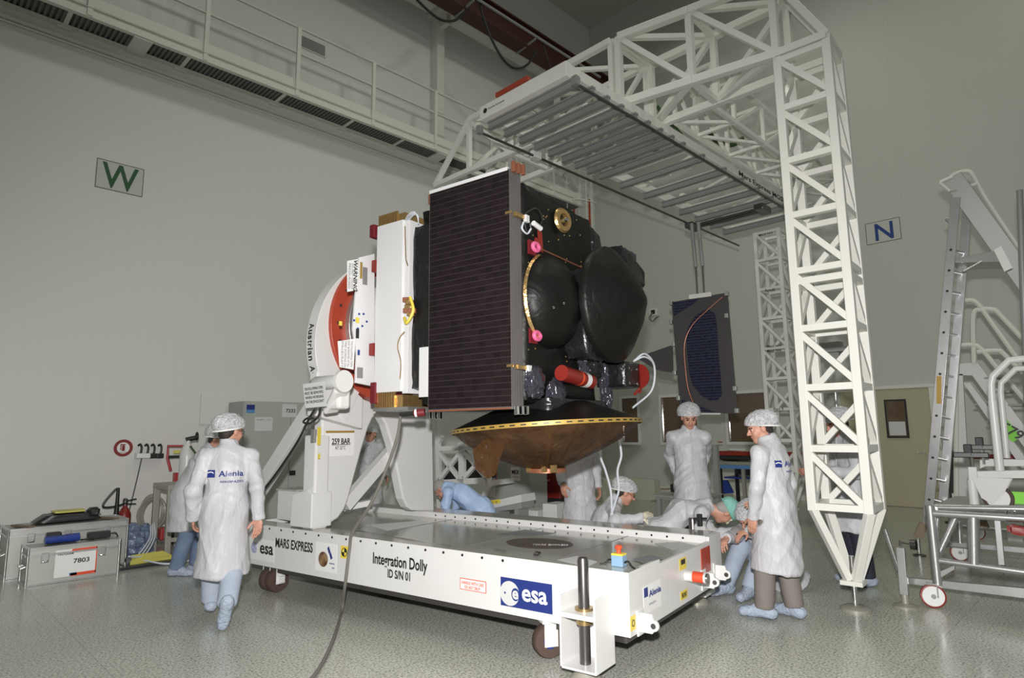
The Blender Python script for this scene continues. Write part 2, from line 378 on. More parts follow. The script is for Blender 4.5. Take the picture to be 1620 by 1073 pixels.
# ================================================================ the hall
XN, YW = 14.53, 10.95
def struct(name, mb, m, **kw): return mb.build(name, m, kind='structure', **kw)
struct('floor', MB().bb((-9, -9, -.12), (XN, YW, 0)), M['floor'])
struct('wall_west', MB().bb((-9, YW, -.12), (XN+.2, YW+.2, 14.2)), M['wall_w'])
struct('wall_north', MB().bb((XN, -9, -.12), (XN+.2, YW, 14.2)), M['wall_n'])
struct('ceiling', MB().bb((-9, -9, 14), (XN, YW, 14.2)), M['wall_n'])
def window(n, y0, y1, z0, z1):
    f = .07; mb = MB()
    x0, x1 = XN-.03, XN
    mb.bb((x0, y0-f, z0-f), (x1, y1+f, z0)); mb.bb((x0, y0-f, z1), (x1, y1+f, z1+f)); mb.bb((x0, y0-f, z0), (x1, y0, z1)); mb.bb((x0, y1, z0), (x1, y1+f, z1))
    fr = struct('window_%d' % n, mb, M['white_paint'], base=(XN, (y0+y1)/2, z0))
    MB().bb((XN-.012, y0, z0), (XN, y1, z1)).build('window_pane', M['glass_brown'], fr)
    MB().bb((XN-.045, y1-.03, z0+.02), (XN-.012, y1-.005, z1-.02)).build('window_handle_bar', M['chrome'], fr)
window(1, 9.70, 10.20, 1.235, 2.43); window(2, 7.95, 8.95, 1.24, 2.40); window(3, 6.2, 7.12, 1.26, 2.40)
d = struct('door_1', MB().bb((XN-.05, 2.93, .01), (XN, 4.55, 2.33)), M['door_beige'], base=(XN, 3.7, 0), bevel=.004)
y0, y1, z0, z1 = 3.36, 3.69, 1.38, 2.09
MB().bb((XN-.065, y0, z0), (XN-.045, y1, z1)).build('door_window', M['glass_brown'], d)
MB().bb((XN-.068, y0+.02, z0+.02), (XN-.06, y1-.02, (z0+z1)/2-.06)).build('window_notice', M['paper_grey'], d)
g = MB()
for a, b in (((y0-.03, z0-.03), (y1+.03, z0)), ((y0-.03, z1), (y1+.03, z1+.03)), ((y0-.03, z0), (y0, z1)), ((y1, z0), (y1+.03, z1))):
    g.bb((XN-.075, a[0], a[1]), (XN-.045, b[0], b[1]))
g.build('window_gasket', M['black'], d)
MB().tube([(XN-.05, 3.08, 1.06), (XN-.11, 3.08, 1.06), (XN-.11, 3.24, 1.06)], .012).build('door_handle', M['chrome'], d)
struct('trim_1', MB().bb((XN-.07, 2.6, 2.335), (XN, 4.9, 2.40)), M['walkway_paint'])
struct('trim_2', MB().bb((XN-.09, 2.80, 0), (XN, 2.92, 2.33)), M['walkway_paint'])
struct('baseboard_west', MB().bb((-9, YW-.02, 0), (XN, YW, .1)), M['walkway_paint'])
struct('baseboard_north', MB().bb((XN-.02, -9, 0), (XN, 2.8, .1)).bb((XN-.02, 4.6, 0), (XN, YW-.02, .1)), M['walkway_paint'])
# roof column standing out of the west wall
t = thing('wall_column', 'pale steel column on the left wall above the walkway', 'column', (8.5, YW, 7.8))
MB().bb((8.4, YW-.22, 7.8), (8.62, YW, 11.4)).build('shaft', M['walkway_paint'], t, bevel=.01)
MB().bb((8.25, YW-.6, 11.25), (8.77, YW, 11.4)).bb((8.45, YW-.5, 11.0), (8.57, YW-.2, 11.27)).build('corbel', M['walkway_paint'], t, bevel=.01)
# crane runway
yb = 9.9
t = thing('crane_runway_beam', 'dark red crane runway beam high on the left wall', 'beam', (11, yb, 10.75))
mb = MB(); mb.bb((2, yb-.2, 10.95), (XN-.35, yb+.2, 10.99)); mb.bb((2, yb-.02, 10.99), (XN-.35, yb+.02, 11.5)); mb.bb((2, yb-.2, 11.5), (XN-.35, yb+.2, 11.54))
mb.build('girder', M['crane_red'], t)
MB().bb((2, yb-.04, 11.54), (XN-.4, yb+.04, 11.62)).build('crane_rail', M['steel_dark'], t)
MB().tube([(2, yb-.42, 11.12), (XN-1.5, yb-.42, 11.12)], .035).build('conductor_tube', M['cabinet_grey_dark'], t)
for x in (6.4, 8.4, 10.4, 12.0): MB().beam((x, yb+.2, 10.93), (x, yb-.46, 10.93+.08), .04).build('tube_bracket', M['cabinet_grey_dark'], t)
for i, pts in enumerate((((655, -6), (668, 8), (690, 27), (705, 33), (722, 31), (742, 13)), ((758, 0), (764, 25), (776, 58), (792, 88), (806, 104), (819, 108.5), (832, 104), (841, 94), (848, 79)), ((856, 60), (862, 80), (869, 101), (872, 112)))):
    q = spline([ROOM.at(x, y, 1, yb-.35) for x, y in pts], 6)
    o = MB().tube(q, .028 if i < 2 else .016, 8).build('festoon_cable', M['cable_black'], t)
# wall hung walkway
t = thing('service_walkway', 'pale steel service walkway with handrail along the left wall', 'walkway', (5, 10.5, 7.4))
x0, x1 = -3.0, 13.2; yo = 10.40
MB().bb((x0, YW-.05, 7.52), (x1, YW, 7.71)).bb((x0, YW-.16, 7.69), (x1, YW, 7.71)).bb((x0, YW-.12, 7.52), (x1, YW, 7.535)).build('wall_channel', M['walkway_paint'], t)
MB().tube([(x0, YW-.03, 7.49), (x1, YW-.03, 7.49)], .014, 8).build('wall_conduit', M['walkway_paint'], t)
mb = MB(); x = x0
while x < x1: mb.bb((x, yo, 7.715), (x+.035, YW-.05, 7.75)); x += .07
mb.bb((x0, yo, 7.75), (x1, YW-.05, 7.765)); mb.build('grating', M['grating'], t)
MB().bb((x0, yo-.05, 7.69), (x1, yo, 7.85)).bb((x0, yo-.08, 7.69), (x1, yo-.05, 7.70)).bb((x0, yo-.08, 7.84), (x1, yo-.05, 7.85)).build('edge_beam', M['walkway_paint'], t)
MB().bb((x0, yo-.03, 7.885), (x1, yo-.015, 8.05)).build('toe_board', M['walkway_paint'], t)
for z, nm in ((9.09, 'handrail'), (8.58, 'mid_rail')): MB().tube([(x0, yo-.03, z), (x1, yo-.03, z)], .024, 10).build(nm, M['walkway_paint'], t)
for px, py in ((141, 25), (323, 95), (468, 150), (588, 196), (687, 225), (775, 252)):
    x = ROOM.at(px, py, 1, yo).x
    MB().bb((x-.035, yo-.07, 7.72), (x+.035, yo-.02, 9.09)).build('post', M['walkway_paint'], t)
for x in (10.6, 12.0, 13.1, .2, -1.2): MB().bb((x-.035, yo-.07, 7.72), (x+.035, yo-.02, 9.09)).build('post', M['walkway_paint'], t)
for px, py in ((226, 66), (700, 240)):
    x = ROOM.at(px, py, 1, yo).x
    MB().bb((x-.13, yo-.06, 7.66), (x+.13, YW, 7.71)).build('bracket', M['walkway_paint'], t, bevel=.005)
for px, py in ((112, 25), (300, 92), (452, 148), (560, 190), (640, 215)):
    x = ROOM.at(px, py, 1, yo).x
    MB().bb((x-.03, yo+.02, 7.70), (x+.03, YW-.02, 7.725)).build('cross_bar', M['walkway_paint'], t); MB().bb((x-.09, YW-.10, 7.66), (x+.09, YW-.03, 7.71)).build('clip', M['walkway_paint'], t)
# wall ventilation grille
c = ROOM.at(493, 73, 1, YW)
t = thing('ventilation_grille', 'small perforated ventilation grille high on the left wall', 'vent', (c.x, YW, 9.05))
MB().bb((c.x-.31, YW-.02, c.z-.13), (c.x+.31, YW, c.z+.13)).build('frame', M['walkway_paint'], t)
mb = MB()
for i in range(14): mb.bb((c.x-.28, YW-.03, c.z-.11+i*.0165), (c.x+.28, YW-.018, c.z-.102+i*.0165))
mb.build('louvre', M['rail_grey'], t)
# compass signs
def wall_sign(name, label, letter, c, xd, m, nrm):
    t = thing(name, label, 'sign', V(c)-V((0, 0, .23)))
    plate(c, .64, .458, xd, (0, 0, 1), .004).build('sign_plate', M['wall_n'], t)
    mb = MB(); xd = V(xd); z = V((0, 0, 1)); n = V(nrm)
    for s in (-1, 1):
        mb.beam(V(c)+xd*.32*s-z*.229+n*.004, V(c)+xd*.32*s+z*.229+n*.004, .008, .004, up=n); mb.beam(V(c)-xd*.32+z*.229*s+n*.004, V(c)+xd*.32+z*.229*s+n*.004, .008, .004, up=n)
    mb.build('border', M['black'], t)
    return t
c = ROOM.at(190, 281.5, 1, YW); t = wall_sign('direction_sign', 'wall sign with a dark green letter W on the left wall', 'W', c, (1, 0, 0), 0, (0, -1, 0))
text('W', (.50, .40), c, (1, 0, 0), (0, 0, 1), M['sign_green'], t, bold=.012, off=.006)
c = ROOM.at(1397, 366, 0, XN); t = wall_sign('direction_sign', 'wall sign with a blue letter N on the right wall', 'N', c, (0, -1, 0), 0, (-1, 0, 0))
text('N', (.34, .37), V(c)-V((0, .02, 0)), (0, -1, 0), (0, 0, 1), M['sign_blue'], t, bold=.012, off=.006)
# socket with dangling leads on the north wall
c = ROOM.at(1034, 494, 0, XN)
t = thing('wall_socket', 'black wall socket with dangling leads beside the far hanging solar panel', 'socket', (XN, c.y, c.z-.3))
MB().bb((XN-.03, c.y-.12, c.z-.1), (XN, c.y+.12, c.z+.1)).build('socket_box', M['walkway_paint'], t, bevel=.008)
MB().bb((XN-.045, c.y-.06, c.z-.055), (XN-.028, c.y+.06, c.z+.055)).build('socket_insert', M['black'], t)
for k in range(2):
    MB().tube(spline([(XN-.05, c.y, c.z), (XN-.08, c.y+.05+.05*k, c.z-.15), (XN-.05, c.y+.02, c.z-.26), (XN-.07, c.y-.1, c.z-.18-.03*k), (XN-.06, c.y-.2, c.z-.14)], 6), .012, 6).build('lead', M['cable_grey'], t)
# caged ladder in the far corner
t = thing('caged_ladder', 'pale wall ladder with cage in the far corner', 'ladder', (13.4, 10.45, 0))
for y in (10.25, 10.7): MB().bb((13.42, y-.03, 0), (13.5, y+.03, 8.8)).build('side_rail', M['walkway_paint'], t)
for k in range(28): MB().tube([(13.46, 10.25, .3+k*.3), (13.46, 10.7, .3+k*.3)], .014, 6).build('rung', M['walkway_paint'], t)
for z in (6.0, 6.9, 7.8, 8.6):
    MB().tube([V((13.45, 10.475, z)) + V((-.75*math.sin(a), -.40*math.cos(a), 0)) for a in [math.pi*i/14 for i in range(15)]], .018, 6).build('cage_hoop', M['walkway_paint'], t)
for a in (.5, 1.57, 2.6):
    MB().tube([V((13.45-.75*math.sin(a), 10.475-.40*math.cos(a), z)) for z in (6.0, 8.6)], .014, 6).build('cage_bar', M['walkway_paint'], t)
for y in (10.2, 10.75): MB().bb((13.3, y-.02, 7.0), (13.34, y+.02, 7.9)).build('warning_strip', M['red_paint'], t, label='red and white warning strip')

# ================================================================ the gantry
def tower(t, F, c, s, z0, z1, npan, tip, th=.075, legs=True, paint='gantry_paint', split=None):
    h = s/2-th/2; cr = [V((c[0]+sx*h, c[1]+sy*h, 0)) for sx, sy in ((-1, -1), (1, -1), (1, 1), (-1, 1))]
    Z = V((0, 0, 1)); P = M[paint]; dz = (z1-z0)/npan
    for q in cr: MB().beam(q+Z*z0, q+Z*z1, th, th, up=(0, 1, 0)).build('chord', P, t, bevel=.006)
    for k in range(npan+1):
        for i in range(4):
            a, b = cr[i], cr[(i+1) % 4]; z = z0 + k*dz; z = min(max(z, z0+th/2), z1-th/2)
            MB().beam(a+Z*z, b+Z*z, th*.86, th*.8).build('batten', P, t)
            if split and k == split: MB().beam(a+Z*(z-th*1.35), b+Z*(z-th*1.35), th*.9, th*.8).build('batten', P, t)
    for k in range(npan):
        for i in range(4):
            a, b = cr[i], cr[(i+1) % 4]; lo, hi = z0+k*dz+th*.4, z0+(k+1)*dz-th*.4
            MB().beam(a+Z*hi, b+Z*lo, th*.72, th*.72).build('brace', P, t)
    if legs:
        for q in cr:
            d = (V((c[0], c[1], 0))-q).normalized()
            MB().beam(q+Z*(z0+.01), V((c[0], c[1], tip+.02))-d*.045, th*.95, th*.8).build('leg_strut', P, t, bevel=.004)
        MB().bb((c[0]-.09, c[1]-.09, tip-.02), (c[0]+.09, c[1]+.09, tip+.02)).build('tip_plate', P, t, bevel=.004)
        MB().cyl((c[0], c[1], .03), (c[0], c[1], tip+.22), .022, 14).build('jack_screw', M['chrome'], t)
        MB().lathe([(.001, 0), (.125, 0), (.125, .02), (.10, .035), (.03, .045), (.001, .045)], (c[0], c[1], 0), n=26).build('foot_pad', M['jack_grey'], t)
gc = GAN.loc(V((6.168, 1.959, 0)))
t = thing('gantry_tower', 'white lattice gantry tower standing nearest the camera on a screw foot', 'gantry tower', (gc.x, gc.y, 0), GAN)
tower(t, GAN, gc, .521, .851, 5.192, 8, .235, split=4)
rc = (10.86, 4.31)
t = thing('gantry_tower', 'white lattice gantry tower farther back, near the right wall', 'gantry tower', (rc[0], rc[1], 0))
tower(t, ROOM, rc, .47, .85, 5.0, 8, .235, th=.06)
for s, z, wd in (('Match here', 4.93, .24), ('Part 10', 3.93, .16), ('Match here', 2.96, .24), ('Match here', 2.88, .24), ('Part 9', 1.89, .16)):
    text(s, (wd, .045), (rc[0]-.236, rc[1], z), (0, -1, 0), (0, 0, 1), M['black'], t, bold=.01)
# front truss: two sections bolted at a joint, its end cut off on a slant
def gw(x, y): v = GAN.w((gc.x+x, gc.y+y, 0)); return V((v.x, v.y, 0))
h = .521/2-.033; ZB, ZT = 5.235, 6.05
fr_n = [gw(-h, -h), V((5.60+.02, 3.03, 0))*0 + (gw(-h, -h)+V((5.60, 3.82, 0)))/2, V((5.60, 3.80, 0))]
bk_n = [gw(-h, h), (gw(-h, h)+V((6.34, 3.84, 0)))/2, V((6.34, 3.84, 0))]
def box_truss(t, f, b, zb, zt, th, paint, flip=False, skip_end=False, zts=None):
    P = M[paint]; n = len(f); Z = V((0, 0, 1)); zts = zts or [zt]*n
    for L, z in ((f, None), (b, None)):
        for i in range(n-1):
            MB().beam(L[i]+Z*zb, L[i+1]+Z*zb, th, th).build('lower_chord', P, t, bevel=.006)
            MB().beam(L[i]+Z*zts[i], L[i+1]+Z*zts[i+1], th, th).build('upper_chord', P, t, bevel=.006)
    for i in range(n):
        for L in (f, b): MB().beam(L[i]+Z*zb, L[i]+Z*zts[i], th*.8, th*.8, up=(0, 1, 0)).build('post', P, t)
        MB().beam(f[i]+Z*zb, b[i]+Z*zb, th*.75, th*.75).build('cross_bar', P, t)
        MB().beam(f[i]+Z*zts[i], b[i]+Z*zts[i], th*.75, th*.75).build('cross_bar', P, t)
    for i in range(n-1):
        for L, s in ((f, 0), (b, 1)):
            if s == flip: MB().beam(L[i+1]+Z*zts[i+1], L[i]+Z*zb, th*.7, th*.7).build('brace', P, t)
            else: MB().beam(L[i]+Z*zts[i], L[i+1]+Z*zb, th*.7, th*.7).build('brace', P, t)
        MB().beam(f[i]+Z*zb, b[i+1]+Z*zb, th*.65, th*.65).build('brace', P, t)
        MB().beam(b[i]+Z*zts[i], f[i+1]+Z*zts[i+1], th*.65, th*.65).build('brace', P, t)
t = thing('gantry_truss', 'white box truss across the top from the near tower to the joint', 'truss', (5.9, 3.0, 5.2))
box_truss(t, fr_n, bk_n, ZB, ZT, .085, 'gantry_paint')
for sy, L in ((-h, fr_n), (h, bk_n)):
    e = gw(h, sy); MB().beam(e+V((0, 0, ZB)), L[0]+V((0, 0, ZB)), .075).build('lower_chord', M['gantry_paint'], t, bevel=.006)
    MB().beam(e+V((0, 0, ZB)), L[0]+V((0, 0, ZT)), .07).build('end_slope', M['gantry_paint'], t, bevel=.006)
MB().beam(gw(h, -h)+V((0, 0, ZB)), gw(h, h)+V((0, 0, ZB)), .06).build('cross_bar', M['gantry_paint'], t)
t = thing('gantry_truss', 'white box truss reaching left above the black solar panels, end cut on a slant', 'truss', (5.9, 5.5, 5.2))
yy = [3.90, 4.72, 5.53, 6.33]
f2 = [V((5.595-.02*i, y, 0)) for i, y in enumerate(yy)]; b2 = [V((6.32, y, 0)) for y in yy]
zt2 = [6.05, 6.03, 6.0, 5.97]
box_truss(t, f2, b2, ZB-.02, ZT, .075, 'gantry_paint', zts=zt2)
for L, xx in ((f2, 5.53), (b2, 6.3)):
    e = V((xx, 7.1, ZB-.02))
    MB().beam(L[-1]+V((0, 0, ZB-.02)), e, .07).build('lower_chord', M['gantry_paint'], t, bevel=.006)
    MB().beam(L[-1]+V((0, 0, zt2[-1])), e, .065).build('end_slope', M['gantry_paint'], t, bevel=.006)
MB().beam((5.53, 7.1, ZB-.02), (6.3, 7.1, ZB-.02), .06).build('cross_bar', M['gantry_paint'], t)
for y in (4.72, 5.53, 6.33): MB().beam((5.56, y, ZB), (6.32, y, 6.0), .05).build('brace', M['gantry_paint'], t)
t = thing('gantry_truss', 'white box truss running back along the deployment platform to the rear tower', 'truss', (8.6, 3.45, 5.2))
xs = [6.48, 7.0, 7.85, 8.7, 9.55, 10.58]
box_truss(t, [V((x, 3.62, 0)) for x in xs], [V((x, 3.12, 0)) for x in xs], 5.26, 5.80, .055, 'gantry_paint', flip=True, zts=[5.8, 5.8, 5.79, 5.78, 5.70, 5.55])
# green strap and cable slung along the rear truss
t = thing('cable_bundle', 'green sleeved cable bundle looped over the rear gantry truss', 'cable', (7.3, 3.8, 5.5))
for pts, r in ((((1012, 205), (1030, 190), (1060, 196), (1078, 213)), .022), (((1120, 207), (1130, 220), (1147, 229), (1162, 228), (1174, 219)), .035), (((1040, 168), (1052, 190), (1058, 212)), .02)):
    MB().tube(spline([ROOM.at(x, y, 1, 3.80) for x, y in pts], 6), r, 8).build('sleeve', M['green_cloth'], t)

# ================================================================ deployment platform hung under the truss
t = thing('deployment_platform', 'white ladder frame of grey rails hung under the gantry trusses', 'platform', (7.5, 4.35, 4.9))
P = M['gantry_paint']
MB().bb((4.55, 3.66, 5.06), (10.42, 3.74, 5.20)).bb((4.55, 3.63, 5.06), (10.42, 3.74, 5.07)).build('side_beam', P, t, bevel=.004)
MB().bb((4.55, 4.84, 5.06), (10.42, 4.92, 5.20)).build('side_beam', P, t, bevel=.004)
MB().bb((4.47, 3.66, 5.05), (4.55, 4.93, 5.21)).build('end_beam', P, t, bevel=.004)
MB().bb((10.42, 3.66, 5.06), (10.48, 4.92, 5.20)).build('end_beam', P, t, bevel=.004)
for x in (5.45, 6.9, 7.95, 9.0): MB().bb((x, 3.74, 5.08), (x+.07, 4.84, 5.18)).build('cross_beam', P, t)
for x in (5.2, 6.1, 6.6, 7.4, 8.4, 9.5):
    for y in (3.98, 4.3, 4.62): MB().bb((x, y, 5.08), (x+.1, y+.07, 5.17)).build('clip', P, t)
    MB().beam((x-.2, 3.75, 5.13), (x+.25, 4.82, 5.13), .05, .04).build('diagonal', P, t)
for x in (4.588, 4.838, 5.095, 5.35, 5.61, 5.87, 6.13, 6.385, 6.645, 7.13, 7.72, 8.24, 8.75, 9.25, 9.76, 10.24):
    mb = MB().bb((x-.03, 3.60, 4.965), (x+.03, 4.90, 4.985)).bb((x-.03, 3.60, 5.035), (x+.03, 4.90, 5.055)).bb((x-.012, 3.605, 4.985), (x+.012, 4.895, 5.035)).bb((x-.024, 3.61, 4.99), (x+.024, 4.89, 5.03))
    r = mb.build('rail', M['rail_grey'], t)
    cl = MB()
    for y in (3.70, 4.88):
        for s in (-.022, .022): cl.bb((x+s-.005, y-.02, 5.055), (x+s+.005, y-.01, 5.11))
    cl.build('rail_clamp', M['steel_dark'], r)
for y, xx in ((3.56, 10.4), (4.955, 10.95)): MB().tube([(4.5, y, 4.93), (xx, y, 4.93)], .016, 10).build('guide_rod', M['steel_dark'], t)
for y in (3.56, 4.955): MB().bb((4.46, y-.03, 4.91), (4.52, y+.03, 5.0)).build('rod_bracket', M['rail_grey'], t)
MB().bb((5.37, 4.93, 4.91), (5.5, 5.0, 5.0)).build('rod_collar', M['white_paint'], t)
for x in (9.20, 9.32): MB().tube([(x, 3.72, 4.90), (x, 5.0, 4.90)], .022, 8).build('cross_track', M['steel_dark'], t)
for y in (3.78, 4.95): MB().bb((9.10, y-.07, 4.86), (9.42, y+.07, 4.95)).build('trolley', M['steel_dark'], t, bevel=.01)
text('Mars Express MGSE', (1.62, .10), (9.05, 3.66, 5.135), (1, 0, 0), (0, 0, 1), M['black'], t, bold=.01)
disc((4.47, 4.84, 5.135), .03, (0, -1, 0), (0, 0, 1), .002).build('round_mark', M['black'], t)
text('Austrian Aerospace', (.26, .028), (4.47, 4.66, 5.135), (0, -1, 0), (0, 0, 1), M['black'], t)
MB().beam((4.95, 3.9, 5.75), (4.95, 4.5, 5.55), .05).build('top_strut', P, t) if False else None
o = MB().bb((5.50, 5.15, 6.07), (5.56, 5.75, 6.13)).build('warning_bar', M['red_paint'], cat='bar', label='rust red bar lying on top of the left gantry truss')
# ================================================================ integration dolly
XR, YF, YB, XL = -1.87, 3.87, 5.75, -6.25
ZB0, ZT0 = .262, .662
t = thing('integration_dolly', 'long white wheeled dolly carrying the spacecraft tilt stand', 'dolly', ((XR+XL)/2, (YF+YB)/2, 0), DOL)
W = M['white_paint']; EX, EZ, EY = V((1, 0, 0)), V((0, 0, 1)), V((0, 1, 0))
MB().bb((XL, YF, ZB0), (XR-.03, YF+.03, ZT0)).build('side_panel', W, t, bevel=.003)
MB().bb((XL, YB-.03, ZB0), (XR-.03, YB, ZT0+.006)).build('side_panel', W, t, bevel=.003)
MB().bb((XR-.03, YF, ZB0), (XR, YB, ZT0-.03)).bb((XR-.03, YF, ZT0-.03), (XR, YF+.52, ZT0-.001)).bb((XR-.03, 5.45, ZT0-.03), (XR, YB, ZT0+.006)).build('end_panel', W, t, bevel=.003)
MB().bb((XL, YF, ZB0), (XL+.03, YB, ZT0)).build('end_panel', W, t, bevel=.003)
MB().bb((XL+.03, YF+.03, .60), (XR-.03, YB-.03, .612)).build('deck_plate', M['deck'], t)
MB().bb((XL, YF+.001, .645), (XR-.001, YF+.20, .6625)).build('deck_edge', M['deck'], t)
MB().bb((XL, 5.45, .60), (XR-.03, YB, .670)).build('rear_ledge', [W], t)
MB().bb((XL+.01, 5.46, .670), (XR-.04, YB-.002, .674)).build('ledge_cover', M['deck'], t)
MB().bb((XL+.05, YF+.07, .20), (XR-.06, YB-.07, .275)).build('chassis', M['steel_dark'], t)
for x in (-4.75, -3.55, -2.62): MB().bb((x-.004, YF+.2, .6115), (x+.004, 5.45, .6145)).build('deck_seam', M['print_grey'], t)
for k in range(17): MB().lathe([(.0001, .004), (.010, .004), (.011, 0)], (XL+.25+k*.195, YF, .632), (0, -1, 0), 10).build('bolt_head', M['black'], t)
for k in range(21): MB().lathe([(.0001, .004), (.009, .004), (.010, 0)], (-5.0+k*.145, 5.45, .64), (0, -1, 0), 10).build('bolt_head', M['black'], t)
def pt(s, x0, x1, yc, h, m, v=YF, par=None, **kw):
    a, b = aY(x0, yc, v), aY(x1, yc, v); z0 = aY((x0+x1)/2, yc-h/2, v).z; z1 = aY((x0+x1)/2, yc+h/2, v).z
    c = aY((x0+x1)/2, yc, v)
    return text(s, (abs(b.x-a.x), abs(z0-z1)), c, EX, EZ, M[m], par or t, **kw)
def pp(x0, x1, yc, h, m, v=YF, name='sticker', off=0.0, th=.0015, par=None, label=None):
    a, b = aY(x0, yc, v), aY(x1, yc, v); z0 = aY((x0+x1)/2, yc-h/2, v).z; z1 = aY((x0+x1)/2, yc+h/2, v).z
    return plate(aY((x0+x1)/2, yc, v), abs(b.x-a.x), abs(z0-z1), EX, EZ, th, off).build(name, M[m], par or t, label=label)
pp(394, 434, 870, 34, 'paper', name='sticker')
def esa_disc(c, r, xd, yd, mdisc, mbg, mletter, par, off=.002):
    disc(c, r, xd, yd, .001, off).build('logo_disc', M[mdisc], par)
    cc = V(c)+V(xd)*r*.62-V(yd)*r*.02
    disc(cc, r*.52, xd, yd, .001, off+.0012, rx=r*.42).build('logo_bite', M[mbg], par)
    text('e', (r*.62, r*.72), cc-V(yd)*r*.02, xd, yd, M[mletter], par, bold=.03, off=off+.0026, name='logo_letter')
    disc(V(c)-V(xd)*r*.48, r*.10, xd, yd, .001, off+.0012, rx=r*.08).build('logo_dot', M[mbg], par)
c = aY(402.5, 866.5, YF); esa_disc(c, .055, EX, EZ, 'logo_lilac', 'paper', 'logo_lilac', t)
pt('esa', 411.5, 432.5, 870.5, 14, 'black', bold=.02)
pt('MARS EXPRESS', 435.5, 494.5, 862.5, 15.5, 'black', bold=.02)
pt('Integration Dolly', 589, 675, 892, 24, 'black', bold=.02)
pt('ID S/N 01', 613.5, 649, 910, 14, 'black', bold=.02)
# mission sticker with the red planet
pp(499, 533, 882, 46, 'paper', name='mission_sticker')
c = aY(511.5, 885, YF); disc(c, .067, EX, EZ, .001, .002).build('planet_rim', M['black'], t); disc(c, .063, EX, EZ, .001, .0032).build('planet_picture', mat('planet_tan', (.30, .20, .10), .45, var=(14, 1, (.10, .035, .02))), t)
mb = MB(); c = aY(520, 875, YF)
for dx, dz in ((0, .03), (.03, -.02)):
    q = [c+V((dx-.018, -.004, dz+.012)), c+V((dx+.004, -.004, dz+.03)), c+V((dx+.03, -.004, dz-.02)), c+V((dx+.008, -.004, dz-.038))]; mb.prism(q, (0, .001, 0))
mb.build('satellite_picture', M['logo_blue'], t)
text('express', (.075, .016), aY(525.5, 892.5, YF), EX, EZ, M['logo_blue'], t); text('esa', (.035, .012), aY(527.5, 899, YF), EX, EZ, M['logo_blue'], t)
# centre of gravity mark
pp(539, 551.5, 874, 20, 'yellow', name='balance_mark')
c = aY(545, 874, YF)
for k in range(4):
    q = [c+V((0, -.0022, 0))] + [c+V((.034*math.cos(a), -.0022, .034*math.sin(a))) for a in [k*math.pi/2+i*math.pi/12 for i in range(7)]]
    if k % 2 == 0: MB().prism(q, (0, -.001, 0)).build('balance_quarter', M['black'], t)
mb = MB().tube([c+V((.036*math.cos(a), -.003, .036*math.sin(a))) for a in [i*math.pi/12 for i in range(24)]], .003, 6, closed=True); mb.build('balance_ring', M['black'], t)
# handle with care
s_ = pp(727.5, 769, 926.5, 18.5, 'orange_red', name='care_label'); pp(728.6, 768, 926.5, 16.2, 'paper', name='care_label', off=.0015)
pt('HANDLE WITH CARE', 731, 766, 923.8, 5, 'orange_red', off=.005); pt('DO NOT DROP', 736, 760, 930.6, 5, 'orange_red', off=.005)
# big esa board
pp(791.5, 872.5, 941.5, 46, 'logo_blue', name='logo_board', th=.004)
esa_disc(aY(806.5, 939, YF-.004), .086, EX, EZ, 'paper_grey', 'logo_blue', 'paper_grey', t)
pt('esa', 826, 866, 944.5, 20, 'paper', v=YF-.004, bold=.02)
# end panel decals: faces the right
EYr = V((0, 1, 0))
def xt(s, x0, x1, yc, h, m, v=XR, par=None, **kw):
    a, b = aX(x0, yc, v), aX(x1, yc, v); z0 = aX((x0+x1)/2, yc-h/2, v).z; z1 = aX((x0+x1)/2, yc+h/2, v).z
    return text(s, (abs(b.y-a.y), abs(z0-z1)), aX((x0+x1)/2, yc, v), EYr, EZ, M[m], par or t, **kw)
def xp(x0, x1, yc, h, m, v=XR, name='sticker', off=0., th=.0015, par=None):
    a, b = aX(x0, yc, v), aX(x1, yc, v); z0 = aX((x0+x1)/2, yc-h/2, v).z; z1 = aX((x0+x1)/2, yc+h/2, v).z
    return plate(aX((x0+x1)/2, yc, v), abs(b.y-a.y), abs(z0-z1), EYr, EZ, th, off).build(name, M[m], par or t)
xp(1018, 1046, 944, 44, 'paper', name='sticker'); xp(1018.5, 1024.5, 937.5, 15, 'logo_blue', name='logo_square', off=.0015); xt('Alenia', 1026, 1045, 935, 10, 'logo_blue', bold=.02, off=.004)
xt('SPAZIO', 1026, 1037, 953.5, 3.5, 'print_grey', off=.004)
xp(1074.5, 1085.5, 892, 19, 'yellow', name='warning_label'); xp(1077, 1083.5, 889, 8, 'black', name='warning_symbol', off=.0015)
xp(1076.5, 1087.5, 941, 14, 'yellow', name='front_label'); xt('FRONT', 1078, 1086, 941, 8, 'black', off=.004)
xp(997, 1005.5, 986, 24, 'yellow', name='lift_label'); xt('O', 999, 1003.5, 986, 12, 'black', off=.004)
c1 = aX(1109, 888, XR); c2 = aX(1123, 888, XR)
MB().bb((XR-.002, c1.y, .40), (XR+.006, c2.y, .60)).build('hatch', M['red_paint'], t)
def lug(cx, cy):
    c = aX(cx, cy, XR); mb = MB()
    n = 10; prof = [V((0, 0, -.06)), V((.09, 0, -.06))] + [V((.10+.035*math.cos(a), 0, .035*math.sin(a)-.01)) for a in [-math.pi/2+math.pi*i/n for i in range(n+1)]] + [V((.09, 0, .06)), V((0, 0, .06))]
    mb.prism([c+q-V((0, .012, 0)) for q in prof], (0, .024, 0)); mb.bb((c.x, c.y-.05, c.z-.08), (c.x+.012, c.y+.05, c.z+.08))
    o = mb.build('towing_lug', W, t, bevel=.003)
    MB().cyl((c.x+.10, c.y-.016, c.z-.01), (c.x+.10, c.y+.016, c.z-.01), .018, 14).build('lug_hole', M['steel_dark'], o)
for q in ((1012, 984), (1112, 917), (1131, 905)): lug(*q)
